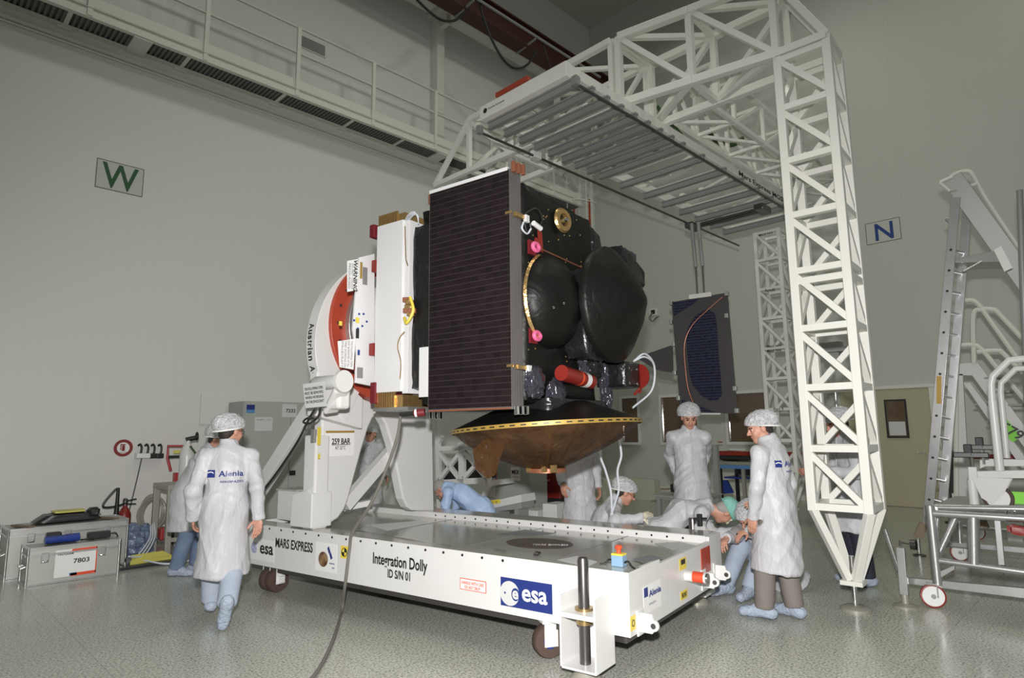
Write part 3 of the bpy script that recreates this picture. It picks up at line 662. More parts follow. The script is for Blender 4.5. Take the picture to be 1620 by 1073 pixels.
c = aX(1085, 911, XR); mb = MB().cyl((c.x, c.y, c.z), (c.x+.16, c.y, c.z), .04, 20); o = mb.build('tail_lamp', W, t)
MB().cyl((c.x+.06, c.y, c.z), (c.x+.145, c.y, c.z), .0405, 20).build('lamp_band', M['orange_red'], o); MB().cyl((c.x+.16, c.y, c.z), (c.x+.175, c.y, c.z), .037, 20).build('lamp_cap', M['chrome'], o)
# deck markings
c = aZ(853, 860, .612); disc(V((c.x, c.y, .6145)), .235, (1, 0, 0), (0, 1, 0), .001, rx=.31).build('planet_print', M['planet_brown'], t)
text('MARS EXPRESS', (.30, .05), V((c.x+.13, c.y-.02, .6155)), V((.9, .45, 0)), V((-.45, .9, 0)), M['paper_grey'], t, off=.001)
q = [aZ(x, y, .614) for x, y in ((580, 831), (668, 824), (677, 828), (612, 839))]; MB().prism(q, (0, 0, .002)).build('paper_sheet', M['paper'], t)
q = [aZ(x, y, .614) for x, y in ((1035, 860), (1075, 857), (1112, 866), (1062, 870))]; MB().prism(q, (0, 0, .001)).build('printed_plate', M['paper_grey'], t)
q = [aZ(x, y, .664) for x, y in ((882, 886), (912, 880), (945, 889), (930, 897))]; MB().prism(q, (0, 0, .001)).build('printed_plate', M['paper_grey'], t)
q = [aZ(x, y, .664) for x, y in ((1000, 885), (1030, 878), (1050, 883), (1018, 891))]; MB().prism(q, (0, 0, .001)).build('printed_plate', M['print_grey'], t)
q = [aZ(x, y, .614) for x, y in ((785, 846), (830, 838), (880, 844), (830, 848))]; MB().prism(q, (0, 0, .001)).build('printed_plate', M['print_grey'], t)
MB().beam(aZ(783, 870, .67), aZ(800, 873, .67), .03, .012).build('latch', M['chrome'], t)
MB().beam(aZ(560, 838, .668), aZ(713, 864, .668), .014, .006).build('edge_strip', M['chrome'], t)
sh = MB().tube([aZ(845, 878, .67), aZ(848, 873, .69), aZ(855, 875, .675), aZ(850, 879, .67)], .008, 6, closed=True); sh.build('shackle', M['steel_dark'], t)
# casters
def caster(c, ang, pair):
    o = None
    R_ = Matrix.Rotation(ang, 3, 'Z'); ax = R_ @ V((1, 0, 0)); c = V(c)
    ys = (-.055, .055) if pair else (0,)
    f = MB()
    for s in ((-.115, .115, 0) if pair else (-.06, .06)): f.box(c+ax*s+V((0, 0, .17)), (.012, .10, .17), M=R_)
    f.box(c+V((0, 0, .255)), (.26 if pair else .17, .14, .02), M=R_)
    o = f.build('caster', W, t, bevel=.003)
    for s in ys:
        q = c+ax*s+V((0, 0, .115))
        MB().lathe([(.05, -.042), (.108, -.042), (.115, -.03), (.115, .03), (.108, .042), (.05, .042)], q, ax, 28).build('tyre', M['rubber'], o)
        MB().cyl(q-ax*.035, q+ax*.035, .055, 18).build('hub', M['tool_blue'] if not pair else M['steel_dark'], o)
    for s in ((-.135, .135) if pair else (-.075,)): MB().box(c+ax*s+V((0, 0, .13)), (.035, .05, .06), M=R_).build('axle_block', W, o, bevel=.004)
caster(DOL.loc(V((2.985, 6.44, 0))), 0, True); caster(DOL.loc(V((3.49, 3.15, 0))), math.radians(-38), False)
caster((-5.8, 5.5, 0), 0, True); caster((-2.55, 5.5, 0), .3, False)
# levelling jacks
def jack(x, y, sgn):
    yb = YF if sgn < 0 else YB; yo = yb + sgn*.26; m = MB()
    m.bb((x-.13, yb, .10), (x+.13, yb+sgn*.012, .58))
    m.bb((x-.13, yb, .10), (x-.118, yo, .53 if sgn < 0 else .5)); m.bb((x+.118, yb, .10), (x+.13, yo, .53 if sgn < 0 else .5))
    m.bb((x-.12, yb, .09), (x+.13, yo, .104)); o = m.build('jack_bracket', W, t, bevel=.003)
    MB().bb((x-.118, yb, .40), (x+.118, yo+sgn*.005, .43)).build('jack_shelf', W, o, bevel=.002)
    jy = yb+sgn*.145
    MB().lathe([(.001, .755), (.030, .755), (.036, .74), (.036, .05), (.001, .05)], (x-.01, jy, 0), n=22).build('jack_screw', M['steel_dark'], o)
    MB().lathe([(.036, .345), (.052, .345), (.052, .40), (.036, .40)], (x-.01, jy, 0), n=22).build('jack_nut', M['brass'], o)
    MB().lathe([(.036, .43), (.06, .43), (.06, .447), (.036, .447)], (x-.01, jy, 0), n=22).build('jack_nut', M['brass'], o)
    MB().lathe([(.001, 0), (.105, 0), (.105, .02), (.045, .075), (.04, .085), (.04, .10), (.001, .10)], (x-.01, jy, 0), n=26).build('jack_foot', M['jack_grey'], o)
jx = aY(925, 1000, YF-.145).x
jack(jx+.01, 0, -1); jack(-2.16, 0, 1)
jack(-5.95, 0, 1)
# emergency stop box on the deck edge
c = aZ(976, 897, .664)
e = thing('emergency_stop_box', 'pale blue emergency stop box with red mushroom button on the dolly deck', 'button box', (c.x, c.y+.03, .664), DOL)
MB().bb((c.x-.042, c.y, .664), (c.x+.042, c.y+.07, .735)).build('box', M['box_blue'], e, bevel=.004); MB().bb((c.x-.042, c.y, .735), (c.x+.042, c.y+.07, .748)).build('lid', M['yellow'], e, bevel=.003)
MB().lathe([(.001, .748), (.016, .748), (.014, .772), (.024, .776), (.026, .79), (.018, .80), (.001, .802)], (c.x, c.y+.035, 0), n=20).build('button', M['orange_red'], e)
for s in (-1, 1): MB().tube(spline([(c.x+s*.04, c.y+.03, .69), (c.x+s*.07, c.y+.03, .70), (c.x+s*.10, c.y+.02, .672), (c.x+s*.13, c.y, .668)], 5), .007, 6).build('lead', M['black'], e)

# ================================================================ tilt stand
t = thing('tilt_stand', 'white tilt stand with arched side plate and ring on the dolly', 'stand', (-5.3, 4.8, .66), DOL)
XS = -5.2
def sx(L, v=XS): return [aX(x, y, v) for x, y in L]
out = [(508, 838), (509.5, 760), (509.5, 655), (523, 610), (560, 600), (582, 622), (620, 632), (684, 640), (687, 809), (652, 808)]
arch = [(645, 803), (638, 790), (630, 750), (621, 705), (611, 672), (604, 660), (597, 656), (590, 661), (583, 676), (574, 705), (563, 745), (551, 790), (545, 806), (535, 820), (521, 829)]
MB().prism(sx(out+arch), (-.13, 0, 0)).build('side_plate', W, t, bevel=.018)
a0, a1 = aY(487.5, 700, 3.98), aY(510.5, 700, 3.98)
MB().bb((a0.x, 3.93, .66), (XS+.01, 4.10, 1.56)).build('front_post', W, t, bevel=.02)
a0 = aY(466, 800, 3.95)
MB().prism([V((a0.x, 3.90, .675)), V((XS+.015, 3.90, .675)), V((XS+.015, 3.90, 1.0)), V((XS-.06, 3.90, 1.04)), V((a0.x+.02, 3.90, .98))], (0, .24, 0)).build('post_foot', W, t, bevel=.01)
# diagonal struts
MB().beam(aY(498, 640, 4.35), aY(395, 800, 4.35), .12, .16).build('strut', W, t, bevel=.006)
MB().beam(aX(545, 800, -5.36), aX(640, 690, -5.36), .10, .13).build('strut', W, t, bevel=.006)
MB().beam(aX(500, 812, -5.7), aX(586, 795, -5.5), .10, .06).build('strut', W, t)
# drive box on the left deck
a0 = aY(443, 800, 4.2)
o = MB().bb((a0.x-.05, 4.2, .66), (a0.x+.36, 4.75, .97)).build('drive_box', W, t, bevel=.008)
MB().bb((a0.x-.07, 4.22, .70), (a0.x-.05, 4.7, .95)).build('drive_panel', M['brown_wood'], o); MB().bb((a0.x-.06, 4.18, .972), (a0.x+.30, 4.7, .985)).build('drive_top', M['cabinet_grey'], o)
# pivot tube and clamp, in front of the ring arm
YP0 = 3.62
p0, p1 = aY(500, 607, YP0), aY(545, 614, YP0)
MB().lathe([(.001, 0), (.055, 0), (.064, .012), (.064, p1.x-p0.x-.05), (.098, p1.x-p0.x-.04), (.098, p1.x-p0.x), (.001, p1.x-p0.x)], p0, EX, 28).build('pivot_tube', W, t)
MB().lathe([(.001, -.03), (.05, -.03), (.05, .0), (.001, 0)], p0, EX, 20).build('pivot_end', M['rail_grey'], t)
MB().beam(p1+V((-.06, .02, .0)), aY(522, 652, YP0+.1), .06, .15, up=(0, 1, 0)).build('clamp_arm', W, t, bevel=.025)
MB().bb((p0.x+.04, YP0+.02, p0.z-.24), (p1.x-.10, YP0+.16, p0.z-.02)).build('pivot_block', W, t, bevel=.03)
# ring housing: curved white arm, red ring, grey ring
XA = -5.05
C = V((XA, 4.70, 2.67)); R1 = .745/.76; CO = V((XA, 4.73, 2.47))
def ring(name, r1, r0, x0, x1, m, a0=0, a1=2*math.pi, n=64, bevel=0, co=None, co_r=None):
    mb = MB(); k = []
    for i in range(n+1):
        a = a0+(a1-a0)*i/n; d = V((0, -math.cos(a), math.sin(a))); c_ = V((0, C.y, C.z)); q = c_+d*r1
        if co is not None:      # outer edge follows a second circle with its own centre
            o_ = V((0, co.y, co.z)); b_ = c_-o_; bd = b_.dot(d); q = c_+d*(-bd+math.sqrt(max(bd*bd-b_.dot(b_)+co_r*co_r, 0)))
        X0, X1 = V((x0, 0, 0)), V((x1, 0, 0)); k.append([X0+q, X1+q, X1+c_+d*r0, X0+c_+d*r0])
    vs = [q for z in k for q in z]; fs = []
    for i in range(n):
        for j in range(4): fs.append((i*4+j, i*4+(j+1) % 4, (i+1)*4+(j+1) % 4, (i+1)*4+j))
    if a1-a0 < 6.2: fs += [(0, 1, 2, 3), (n*4, n*4+1, n*4+2, n*4+3)]
    return mb.add(vs, fs, smooth=True).build(name, m, t, bevel=bevel, smooth_angle=35)
arm = ring('curved_arm', 0, .745, XA-.14, XA, W, math.radians(-62), math.radians(118), bevel=.006, co=CO, co_r=.955)
MB().prism([V((XA-.012, C.y+dy, z)) for dy, z in ((-.87, 2.42), (-.89, 1.95), (-.90, 1.75), (-.30, 1.62), (-.30, 1.93), (-.55, 2.10), (-.70, 2.30))], (-.11, 0, 0)).build('arm_root', W, t, bevel=.008)
ring('red_ring', .775, .59, XA-.10, XA+.04, M['red_paint'], bevel=.006)
ring('grey_ring', .60, .50, XA-.08, XA+.10, M['aluminium_dull'], bevel=.006)
for k in range(24):
    a = 2*math.pi*k/24; MB().lathe([(.0001, .012), (.014, .012), (.014, 0)], (XA+.04, C.y-math.cos(a)*.69, C.z+math.sin(a)*.69), (1, 0, 0), 8).build('ring_bolt', M['steel_dark'], t)
for k in range(16):
    a = 2*math.pi*k/16; MB().lathe([(.0001, .01), (.012, .01), (.012, 0)], (XA+.10, C.y-math.cos(a)*.55, C.z+math.sin(a)*.55), (1, 0, 0), 8).build('ring_bolt', M['steel_dark'], t)
# lettering wrapped along the outer rim of the arm
wd_ = {'A': .056, 'u': .044, 's': .040, 't': .026, 'r': .030, 'i': .016, 'a': .042, 'n': .044, 'e': .042}; arc_ = .19
for ch in 'Austrian  Aer':
    if ch == ' ': arc_ -= .022; continue
    lw = wd_[ch]; arc_ -= (lw+.010)/2/.957; a = arc_; arc_ -= (lw+.010)/2/.957
    hgt = {'A': .076, 't': .070, 'i': .076}.get(ch, .056)
    d = V((0, -math.cos(a), math.sin(a))); tg = V((0, -math.sin(a), -math.cos(a)))
    text(ch, (lw, hgt), CO+V((-.070-(.076-hgt)/2, 0, 0))+d*.957, tg, V((1, 0, 0)), M['black'], t, bold=.02, off=.004)
# tape, labels on the stand
c = aX(538, 703, XS); o = plate(c, .36, .235, EYr, EZ, .002).build('pressure_notice', M['paper'], t, label='259 BAR notice')
plate(c+V((0, 0, .125)), .36, .022, EYr, EZ, .003).build('yellow_tape', M['amber_strip'], o)
text('259 BAR', (.235, .06), c+V((.002, .01, .03)), EYr, EZ, M['black'], o, bold=.02); text('AT 22°C', (.13, .035), c+V((.002, .0, -.035)), EYr, EZ, M['black'], o)
plate(c+V((.003, .01, -.005)), .235, .006, EYr, EZ, .001).build('underline', M['black'], o)
for x, y, wd, ht, m in ((505, 690, .05, .17, 'yellow'), (505, 722, .03, .05, 'yellow'), (498, 690, .05, .13, 'rail_grey')):
    plate(aY(x, y, 3.93), wd, ht, EX, EZ, .004 if m == 'yellow' else .03).build('warning_label' if m == 'yellow' else 'grip', M[m], t)
# hanging notices in plastic pockets
def notice(name, label, quad, lines, frame_m='paper', tilt=None, v=None, head=None, cat='notice', par=None, cols=None):
    """quad: four 3D corners TL TR BR BL"""
    q = [V(p) for p in quad]; n = (q[1]-q[0]).cross(q[3]-q[0]).normalized()
    xd = (q[1]-q[0]); yd = (q[0]-q[3]); c = sum(q, V((0, 0, 0)))/4
    tt = thing(name, label, cat, c-V((0, 0, yd.length/2)), DOL)
    MB().prism(q, n*.003).build('sheet', M[frame_m], tt)
    k = len(lines)
    for i, s in enumerate(lines):
        yc = .36-.72*(i+.5)/k
        big = head == i
        text(s, (xd.length*(.82 if not big else .8), yd.length*(.45/k if not big else .55/k)), c+yd*yc, xd, yd, M['black'], tt, off=.004)
    return tt
XQ = aY(497, 625, 4.05)
q = [aY(x, y, 3.50) for x, y in ((479, 608), (514, 603), (516, 643), (483, 646))]
tn = notice('plastic_notice', 'grey printed notice in plastic hanging from the tilt pivot', q, ['THE FOLLOWING ITEMS', 'MUST BE REMOVED', 'WHEN WORKING', 'ON THE SPACECRAFT'], 'paper_grey')
MB().tube(spline([aY(499, 646, 3.52), aY(488, 665, 3.7), aY(470, 700, 3.97), aY(440, 745, 4.05), aY(415, 778, 4.1)], 6), .012, 8).build('strap', M['cable_black'], tn)
MB().tube(spline([aY(507, 645, 3.52), aY(503, 660, 3.6), aY(490, 670, 3.65), aY(480, 668, 3.65), aY(486, 662, 3.65), aY(497, 662, 3.6)], 6), .010, 8).build('strap', M['cable_black'], tn)

# ================================================================ spacecraft
sc = thing('spacecraft', 'black foil wrapped spacecraft held sideways on the tilt stand', 'spacecraft', (-3.35, 4.7, 1.3), DOL)
def foil_box(lo, hi, n, amp, seed, taper=None):
    """crinkled foil box: a subdivided box with small random pillows"""
    rs = np.random.RandomState(seed); lo, hi = np.array(lo), np.array(hi)
    ph = rs.rand(6, 3)*9; kk = rs.randn(6, 3)*7
    bm = bmesh.new(); bmesh.ops.create_cube(bm, size=1); bmesh.ops.subdivide_edges(bm, edges=bm.edges[:], cuts=n, use_grid_fill=True)
    vs = []
    for v in bm.verts:
        p = np.array(v.co)
        q = lo+(hi-lo)*(p+.5); d = sum(math.sin(kk[i] @ q+ph[i][0]) for i in range(6))/6
        ed = sum(1 for i in range(3) if abs(abs(p[i])-.5) < 1e-4)
        nn = np.array([np.sign(p[i]) if abs(abs(p[i])-.5) < 1e-4 else 0 for i in range(3)])
        q = q + nn*(d*amp + (rs.rand()-.5)*amp*.5 - (amp*1.2 if ed > 1 else 0)); vs.append(q)
    if taper: vs = [taper(q) for q in vs]
    bm.verts.index_update(); fs = [[v.index for v in f.verts] for f in bm.faces]; bm.free()
    return MB().add(vs, fs, smooth=True)
foil_box((-3.98, 4.10, 1.80), (-2.80, 5.30, 3.64), 16, .018, 3).build('body', M['black_foil_taut'], sc, smooth_angle=60)
foil_box((-3.1, 5.30, 2.6), (-2.82, 5.52, 3.60), 8, .015, 5, taper=lambda q: q+np.array((0, 0, -.35*max(0, (q[1]-5.3))*1.0*(q[2] > 3)))).build('corner_box', M['black_foil'], sc, smooth_angle=60)
foil_box((-3.0, 5.45, 3.0), (-2.55, 5.95, 3.42), 8, .03, 6, taper=lambda q: q+np.array((0, 0, -(q[1]-5.45)*.45 if q[2] > 3.2 else 0))).build('thruster_hood', M['black_foil'], sc, smooth_angle=60)
foil_box((-2.80, 5.62, 3.22), (-2.60, 5.90, 3.40), 4, .02, 7).build('hood_foil', M['silver_foil'], sc, smooth_angle=60)
foil_box((-2.9, 5.9, 2.86), (-2.75, 6.05, 3.0), 3, .02, 8).build('foil_flag', M['silver_foil'], sc)
# stowed solar array: five leaves
X0, X1, Z0, Z1 = -3.672, -2.80, 1.745, 3.675
for k in range(5):
    y = 3.90+k*.033
    o = MB().bb((X0, y, Z0), (X1, y+.022, Z1)).build('solar_panel', M['panel_edge'] if k else [M['panel_edge']], sc)
    if k == 0:
        MB().bb((X0+.006, y-.002, Z0+.02), (X1-.006, y, Z1-.012)).build('cell_sheet', M['cells'], o)
        MB().bb((X0, y-.004, Z1-.012), (X1-.02, y+.03, Z1+.018)).build('top_edge', M['radiator_white'], o)
        MB().bb((X0+.01, y-.004, Z0), (X1-.01, y, Z0+.014)).build('lower_edge', M['copper'], o)
for x, z in ((X0-.01, Z1-.05), (X1+.03, Z1+.02), (X0+.0, Z0-.02), (X1+.03, Z0-.01)):
    for k in range(3):
        MB().box((x+.012*k-.01, 3.93+.05*k, z), (.03, .03, .09 if z > 2 else .07)).build('hinge', M['copper'] if z > 2 else M['chrome'], sc, bevel=.004)
mb = MB()
for k in range(7): mb.cyl((X0+.02+k*.125, 3.93, Z1), (X0+.02+k*.125, 3.93, Z1+.02), .006, 8)
mb.build('edge_studs', M['black'], sc)
for py in (343, 580):
    c = aX(829, py, X1+.03); MB().bb((X1-.04, 3.888, c.z-.010), (X1+.02, 3.90, c.z+.010)).build('hold_down', M['gold_foil'], sc); MB().box((X1+.03, 4.0, c.z-.01), (.035, .16, .035)).build('hold_down', M['gold_foil'], sc, bevel=.004); MB().box((X1+.05, 4.06, c.z-.02), (.03, .05, .06)).build('hold_down', M['paper_grey'], sc, bevel=.004)
# right face fittings
XF = -2.79
def fx(x, y, v=XF): return aX(x, y, v)
c = fx(868, 478); rr = .37
MB().lathe([(.40, 0), (.40, .03), (.36, .10), (.25, .19), (.10, .235), (.001, .24)], c, EX, 40).build('lander_dome', M['black_foil_taut'], sc)
MB().lathe([(.405, .01), (.42, .03), (.405, .05)], c, EX, 40, ref=(0, -1, 0), arc=(-1.1, 1.0)).build('dome_rim', M['gold_foil'], sc)
for px, py in ((892, 480), (876, 487)): 
    q = fx(px, py, XF+.24); MB().lathe([(.0001, .01), (.01, .006), (.012, 0)], q, EX, 10).build('stud', M['chrome'], sc)
# conical engine cover
XC = -2.50
c = aX(969, 482, XC); rc_ = abs(aX(969, 392, XC).z-aX(969, 572, XC).z)/2
MB().lathe([(rc_*.99, -.05), (rc_, 0), (rc_*.97, .02), (rc_*.5, .20), (.05, .315), (.001, .325)], c, EX, 44).build('engine_cover', M['black_foil_taut'], sc, smooth_angle=60)
MB().lathe([(rc_, 0), (rc_*.93, -.04), (rc_*.45, -.16), (.24, -.20), (.24, -.32)], c, EX, 32).build('engine_bell', M['black_foil'], sc)
foil_box((-2.80, c.y-.38, c.z-.50), (-2.55, c.y-.05, c.z+.30), 8, .03, 9).build('engine_shroud', M['black_foil'], sc, smooth_angle=60)
# amber ring port
c = fx(886, 350); mb = MB()
rs = np.random.RandomState(4)
MB().lathe([(.085, 0), (.115, .03), (.10, .05), (.06, .05), (.055, 0)], c, V((1, -.15, 0)), 18).build('port_ring', M['gold_foil'], sc); MB().lathe([(.001, .02), (.06, .02)], c, EX, 16).build('port_cap', M['black'], sc)
MB().lathe([(.001, .09), (.02, .08), (.03, .02)], c, EX, 12).build('port_pin', M['chrome'], sc)
# pins and tags
for px, py in ((843, 392), (845, 532)):
    c = fx(px, py, XF+.02); MB().bb((c.x-.02, c.y-.05, c.z-.06), (c.x, c.y+.05, c.z+.06)).build('pin_bracket', M['red_dark'], sc)
    MB().tube([c+V((.03, .045*math.cos(a), .03*math.sin(a))) for a in [i*math.pi/8 for i in range(16)]], .018, 8, closed=True).build('pin_ring', M['pink_tag'], sc)
MB().prism([fx(850, 362), fx(856, 368), fx(858, 400), fx(852, 398)], (.01, 0, 0)).build('red_ribbon', M['red_cover'], sc)
MB().prism([fx(846, 376), fx(853, 380), fx(848, 398), fx(843, 390)], (.012, 0, 0)).build('red_ribbon', M['red_cover'], sc)
MB().prism([fx(905, 500, XF+.05), fx(918, 512, XF+.1), fx(930, 533, XF+.12), fx(922, 522, XF+.1), fx(907, 516, XF+.05)], (.012, 0, 0)).build('red_ribbon', M['pink_tag'], sc)
c = fx(846, 358, XF+.02); MB().cyl(c+V((.02, -.05, .01)), c+V((.02, .06, -.01)), .022, 12).build('connector', M['radiator_white'], sc)
MB().tube(spline([fx(829, 350), fx(833, 365), fx(840, 368), fx(838, 352), fx(830, 340), fx(848, 330), fx(858, 345), fx(853, 360)], 5), .008, 6).build('harness', M['cable_black'], sc)
MB().tube(spline([fx(828, 352, XF+.03), fx(826, 362, XF+.04), fx(834, 370, XF+.03), fx(840, 362, XF+.03)], 5), .008, 6).build('harness', M['cable_white'], sc)
MB().tube([fx(856, 394, XF+.03), fx(928, 427, XF+.03)], .006, 6).build('tether', M['copper'], sc)
c0, c1 = fx(888, 590, XF+.12), fx(934, 604, XF+.12)
MB().cyl(c0, c1, .066, 22).build('red_canister', M['red_cover'], sc); MB().cyl(c0+(c1-c0)*.52, c0+(c1-c0)*.58, .0665, 22).build('canister_band', M['orange_red'], sc)
MB().cyl(c0+(c1-c0)*.70, c0+(c1-c0)*.84, .0668, 22).build('canister_label', M['paper'], sc); MB().cyl(c1, c1+(c1-c0)*.18, .02, 12).build('canister_valve', M['aluminium'], sc)
# camera box low on the far edge
c = aX(1000, 594, XF+.25)
foil_box((c.x-.3, c.y-.18, c.z-.12), (c.x+.02, c.y+.16, c.z+.13), 6, .008, 11).build('instrument_box', M['black_foil'], sc, smooth_angle=60)
MB().lathe([(.001, .06), (.06, .055), (.11, .02), (.12, 0), (.001, 0)], c+V((0.0, .17, .0)), V((.3, 1, 0)), 20).build('lens_cover', M['red_cover'], sc)
for dx, dz in ((-.12, .06), (-.12, -.08), (.06, .06), (.06, -.08)): MB().lathe([(.0001, .012), (.013, .01), (.015, 0)], c+V((.02, dx, dz)), EX, 10).build('stud', M['chrome'], sc)
MB().tube(spline([c+V((.03, -.02, -.18)), c+V((.04, .08, -.12)), c+V((.02, .12, -.16))], 4), .014, 8).build('red_ribbon', M['red_cover'], sc)
for k in range(2): MB().tube(spline([c+V((0, .05, .14)), c+V((.05, .2, .22-.03*k)), c+V((.05, .42, .12)), c+V((0, .45, -.12)), c+V((-.1, .2, -.3))], 6), .01, 6).build('harness', M['cable_white'], sc)
# foil bundles along the lower edge
for (px, py), r3, sd_, mm, nm in (((846, 605), (.05, .12, .13), 13, 'silver_foil', 'foil_bundle'), ((880, 628), (.05, .13, .15), 14, 'silver_foil', 'foil_skirt'), ((925, 560), (.05, .10, .26), 15, 'silver_foil', 'foil_bundle'), ((958, 598), (.06, .08, .22), 17, 'silver_foil', 'foil_bundle'), ((960, 630), (.05, .06, .12), 18, 'silver_foil', 'foil_bundle'), ((935, 575), (.08, .16, .16), 19, 'black_foil', 'foil_bundle')):
    c = fx(px, py, XF+.04); lump(c, *r3, .9, sd_, 4, False).build(nm, M[mm], sc, smooth_angle=25)
foil_box((-3.2, 4.3, 1.68), (-2.70, 5.35, 1.86), 8, .02, 16).build('keel', M['black_foil'], sc, smooth_angle=60)
# high gain dish facing the floor, with film hung under it
tl = math.radians(3.6); hc = V((-3.075, 4.80, 1.612)); hax = V((-math.sin(tl)*1, 0, math.cos(tl)))
HR = .85
MB().lathe([(HR, 0), (HR*1.0, .012), (HR*.55, .17), (.28, .25), (.001, .27)], hc, hax, 56).build('dish_antenna', M['black_foil_taut'], sc)
MB().lathe([(HR*.99, -.022), (HR*1.004, -.022), (HR*1.004, .012), (HR*.99, .012)], hc, hax, 56).build('dish_rim', M['amber_strip'], sc)
mb = MB(); u = hax.orthogonal().normalized(); k_ = hax.cross(u)
for i in range(60):
    a = 2*math.pi*i/60; p = hc+(u*math.cos(a)+k_*math.sin(a))*HR*1.006-hax*.005; d = (-u*math.sin(a)+k_*math.cos(a)); mb.beam(p-d*.022, p+d*.022, .004, .010, up=hax)
mb.build('rim_tabs', M['black'], sc)
# film tent: irregular cone below the rim
fb = aY(864, 747, 4.62); rows = []
rs = np.random.RandomState(12); NA = 112
for j in range(11):
    f = j/10; row = []
    for i in range(NA):
        a = 2*math.pi*i/NA; d = u*math.cos(a)+k_*math.sin(a)
        cr_ = abs(math.sin(a*3.5+.4))**.6; fine = abs(math.sin(a*8+2*f+.9))
        r = HR*.97*(1-f)+.15*f + (.085*cr_-.03)*math.sin(f*math.pi) + .035*fine*math.sin(f*math.pi)*(1-.5*f) + .012*rs.rand()*(0 < j < 10)
        sag = -.035*math.sin(f*math.pi)*(1-cr_)
        cc = hc*(1-f)+V((fb.x, fb.y, fb.z+.03))*f; row.append(cc+d*r-hax*.02*(1-f)+hax*sag)
    rows.append(row)
mb = MB(); vs = [p for r in rows for p in r]
mb.add(vs, [(j*NA+i, j*NA+(i+1) % NA, (j+1)*NA+(i+1) % NA, (j+1)*NA+i) for j in range(10) for i in range(NA)], smooth=True)
mb.build('film_cover', M['amber_film'], sc, smooth_angle=80)
fl_ = [aY(x, y, 4.05) for x, y in ((770, 690), (800, 700), (790, 730), (783, 752), (772, 758), (752, 742), (748, 712))]
MB().prism(fl_, (0, .004, 0)).build('film_flap', M['amber_flap'], sc)
MB().lathe([(.001, .06), (.05, .06), (.11, .05), (.17, .035), (.17, .0), (.001, 0)], (fb.x, fb.y, fb.z), (0, 0, 1), 24).build('subreflector', M['copper'], sc)
for dx in (-.07, .08, .17): MB().bb((fb.x+dx-.02, fb.y-.17, fb.z+.01), (fb.x+dx+.02, fb.y-.13, fb.z+.07)).build('clip', M['gold_foil'], sc)
for i in range(3):
    a = 2.6+i*2*math.pi/3; d = u*math.cos(a)+k_*math.sin(a)
    MB().tube([V((fb.x, fb.y, fb.z+.05))+d*.14, hc+d*.55+hax*.12], .011, 8).build('strut', M['black'] if i else M['gold_foil'], sc)
MB().cyl((fb.x+.02, fb.y, fb.z+.08), hc+V((.05, 0, .2)), .012, 10).build('feed_rod', M['gold_foil'], sc)
# launcher side: white radiator panel, gold combs, red covers
q0, q1, q2 = aY(597, 352, 4.02), aY(637.5, 347, 4.02), aY(645.5, 346, 4.02)
zt_, zb_ = q1.z, aY(640, 640, 4.02).z
MB().bb((q0.x, 4.02, zb_+.12), (q1.x, 5.4, zt_)).build('radiator', M['radiator_white'], sc, bevel=.004)
MB().bb((q1.x, 4.04, zb_+.1), (q2.x, 5.3, zt_-.01)).build('radiator', M['radiator_white'], sc, bevel=.003)
for z, hgt in ((zt_+.05, .12), (zb_+.05, .14)):
    mb = MB().bb((q0.x-.0, 4.05, z-hgt/2), (q1.x+.0, 5.3, z+hgt/2-.03))
    for k in range(9): mb.bb((q0.x+k*.03, 4.035, z-hgt/2), (q0.x+.018+k*.03, 4.055, z+hgt/2))
    mb.build('louvre_comb', M['gold_foil'], sc)
MB().bb((q0.x-.02, 4.03, zb_-.05), (q2.x+.02, 5.3, zb_-.02)).build('louvre_tray', M['aluminium_dull'], sc)
for px, py, hh in ((591, 366, .13), (592, 622, .20)): 
    c = aY(px, py, 4.02); MB().bb((c.x-.04, 4.0, c.z-hh/2), (c.x+.03, 4.5, c.z+hh/2)).build('red_cover', M['red_dark'], sc, bevel=.01)
for px, py in ((594, 421), (590, 553)):
    c = aY(px, py, 4.06); MB().bb((c.x-.04, 4.04, c.z-.06), (c.x+.03, 4.3, c.z+.06)).build('red_cover', M['red_cover'], sc, bevel=.01)
mb = MB().tube([aY(641, 358, 4.02), aY(641, 372, 4.0), aY(642, 410, 4.0), aY(645, 420, 4.0)], .005, 6).tube(spline([aY(640, 525, 4.0), aY(632, 535, 3.99), aY(629, 550, 3.99), aY(634, 572, 4.0), aY(633, 600, 4.0)], 5), .005, 6)
mb.build('harness', M['gold_foil'], sc)
# adapter between ring and radiator
ca = V((0, C.y, C.z)); xq = q0.x
mb = MB().lathe([(.50, XA-.02), (.50, XA+.22), (.44, XA+.30), (.44, xq)], V((0, C.y, C.z)), EX, 48); mb.build('launch_adapter', M['radiator_white'], sc)
MB().lathe([(.445, XA+.42), (.46, XA+.43), (.46, XA+.445), (.445, XA+.455)], V((0, C.y, C.z)), EX, 48).build('clamp_band', M['black'], sc)
q = [aX(x, y, -4.62) for x, y in ((566, 408), (590, 402), (590, 612), (560, 606), (562, 560), (556, 520), (560, 470))]
o = MB().prism(q, (.025, 0, 0)).build('adapter_plate', M['radiator_white'], sc, bevel=.004)
for px, py in ((568, 497), (575, 497), (560, 507), (580, 509), (566, 520), (573, 516)): MB().lathe([(.0001, .008), (.01, .006), (.012, 0)], aX(px, py, -4.595), EX, 10).build('stud', M['tool_blue'], sc)
